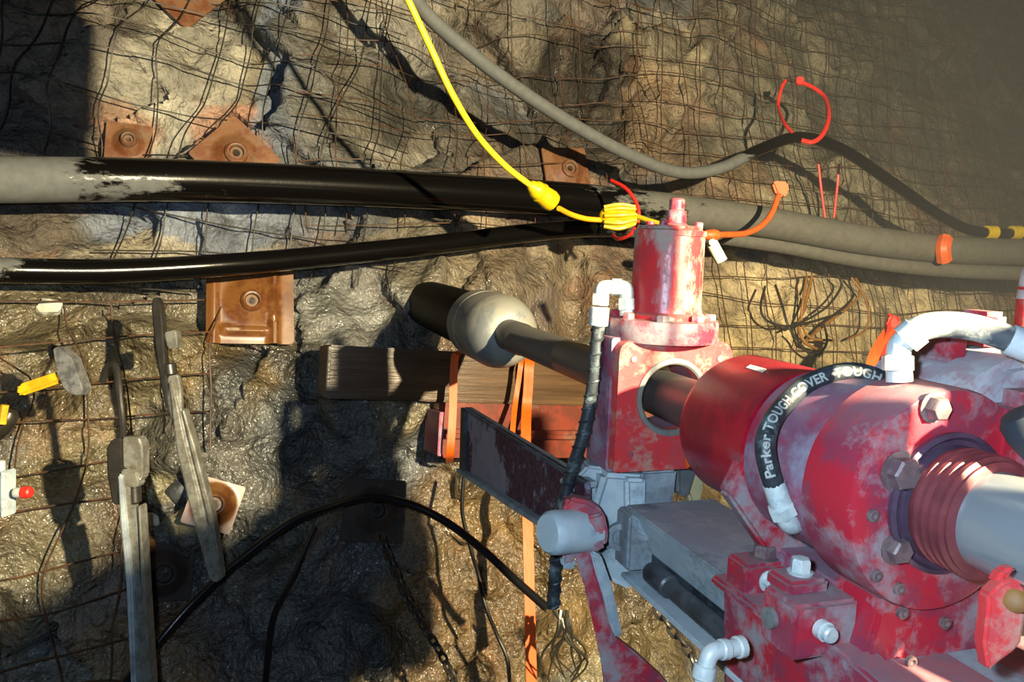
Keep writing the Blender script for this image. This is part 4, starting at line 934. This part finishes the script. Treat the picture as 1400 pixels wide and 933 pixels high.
mo.part('shade_bar', lathe(BM(), [(.006, .095), (.012, .098), (.0135, .105), (.0135, .165), (.010, .175)], (.4375, .45, CAMZ+.036), U, 20), 'black')  # bar on a stalk, added to shade the cylinder's left side
ro = Thing('shade_pipe', 'added grey pipe above the frame that shades the upper left rock', 'pipe', (-.115, .74, CAMZ+.40))  # unseen pipe added to cast the shadow on the upper left rock
ro.part('pipe', lathe(BM(), [(.08, .0), (.085, .002), (.085, 1.4)], (-.115, .74, CAMZ+.40), U, 32), 'grey_dark')
ro.part('coupling', lathe(BM(), [(.085, .3), (.092, .302), (.092, .36), (.085, .362)], (-.115, .74, CAMZ+.40), U, 32), 'grey')

# ================================================================== THINGS AT THE RIGHT EDGE
t = MT('latch_arm', 'orange-red latch arm with a brass pivot at the right edge', 'latch', lw(W(1370, 900, .46)))
t.part('arm', mprism([(1352, 815), (1372, 797), (1386, 792), (1402, 800), (1404, 840), (1398, 880), (1388, 892), (1370, 905), (1352, 920), (1346, 880), (1350, 850)], .452, .012, .002), 'red_plate')
t.part('pivot', lathe(BM(), [(.0058, -.004), (.0066, .0), (.0066, .004), (.004, .0055)], lw(W(1389, 822, .452)), lw(Vector((0, 0, CAMZ)))-lw(W(1389, 822, .452)), 20), 'wire_o')
t.part('hook', mprism([(1360, 800), (1372, 780), (1392, 776), (1388, 786), (1378, 790), (1372, 803)], .455, .01, .002), 'red_plate')
t = MT('dark_knob', 'rounded dark knob cut by the right edge beside the spindle', 'knob', lw(W(1410, 600, .50)))
t.part('knob', lathe(BM(), [(.006, .02), (.011, .019), (.0145, .014), (.015, .004), (.013, -.008), (.008, -.02)], lw(W(1416, 600, .50)), Vector((-.5, .3, .8)), 28), 'slate')
t.part('stem', lathe(BM(), [(.006, -.06), (.006, -.015)], lw(W(1416, 600, .50)), Vector((-.5, .3, .8)), 20), 'slate')
t = MT('red_post', 'pale-capped red post cut off by the right edge', 'post', lw(W(1410, 470, .8)))
t.part('post', lathe(BM(), [(.018, 0), (.018, .06), (.016, .063)], lw(W(1411, 475, .8)), U, 24), 'red_plate')
t.part('cap', lathe(BM(), [(.0185, .048), (.017, .075), (.013, .085)], lw(W(1411, 475, .8)), U, 24), 'fitting')

# ================================================================== HAZE (drilling mist drifting along the drift on the right)
def haze():
    bm = box((.2, 1.35, CAMZ-1.4), (5.0, 5.4, CAMZ+2.2), 0)
    m = bpy.data.materials.new('drilling_mist'); m.use_nodes = True; nt = m.node_tree
    nt.nodes.remove(nt.nodes['Principled BSDF']); out = nt.nodes['Material Output']
    v = nt.nodes.new('ShaderNodeVolumeScatter'); v.inputs['Color'].default_value = (.92, .95, 1, 1); v.inputs['Anisotropy'].default_value = .0
    g = nt.nodes.new('ShaderNodeNewGeometry'); sx = nt.nodes.new('ShaderNodeSeparateXYZ'); nt.links.new(g.outputs['Position'], sx.inputs[0])
    mr = nt.nodes.new('ShaderNodeMapRange'); mr.interpolation_type = 'SMOOTHSTEP'
    mr.inputs[1].default_value = .2; mr.inputs[2].default_value = 1.7; mr.inputs[3].default_value = 0; mr.inputs[4].default_value = .075
    nt.links.new(sx.outputs[0], mr.inputs[0]); nt.links.new(mr.outputs[0], v.inputs['Density']); nt.links.new(v.outputs[0], out.inputs['Volume'])
    o = single('haze', bm, m, 'thin grey drilling mist in front of the far right wall', 'mist', kind='stuff')
haze()
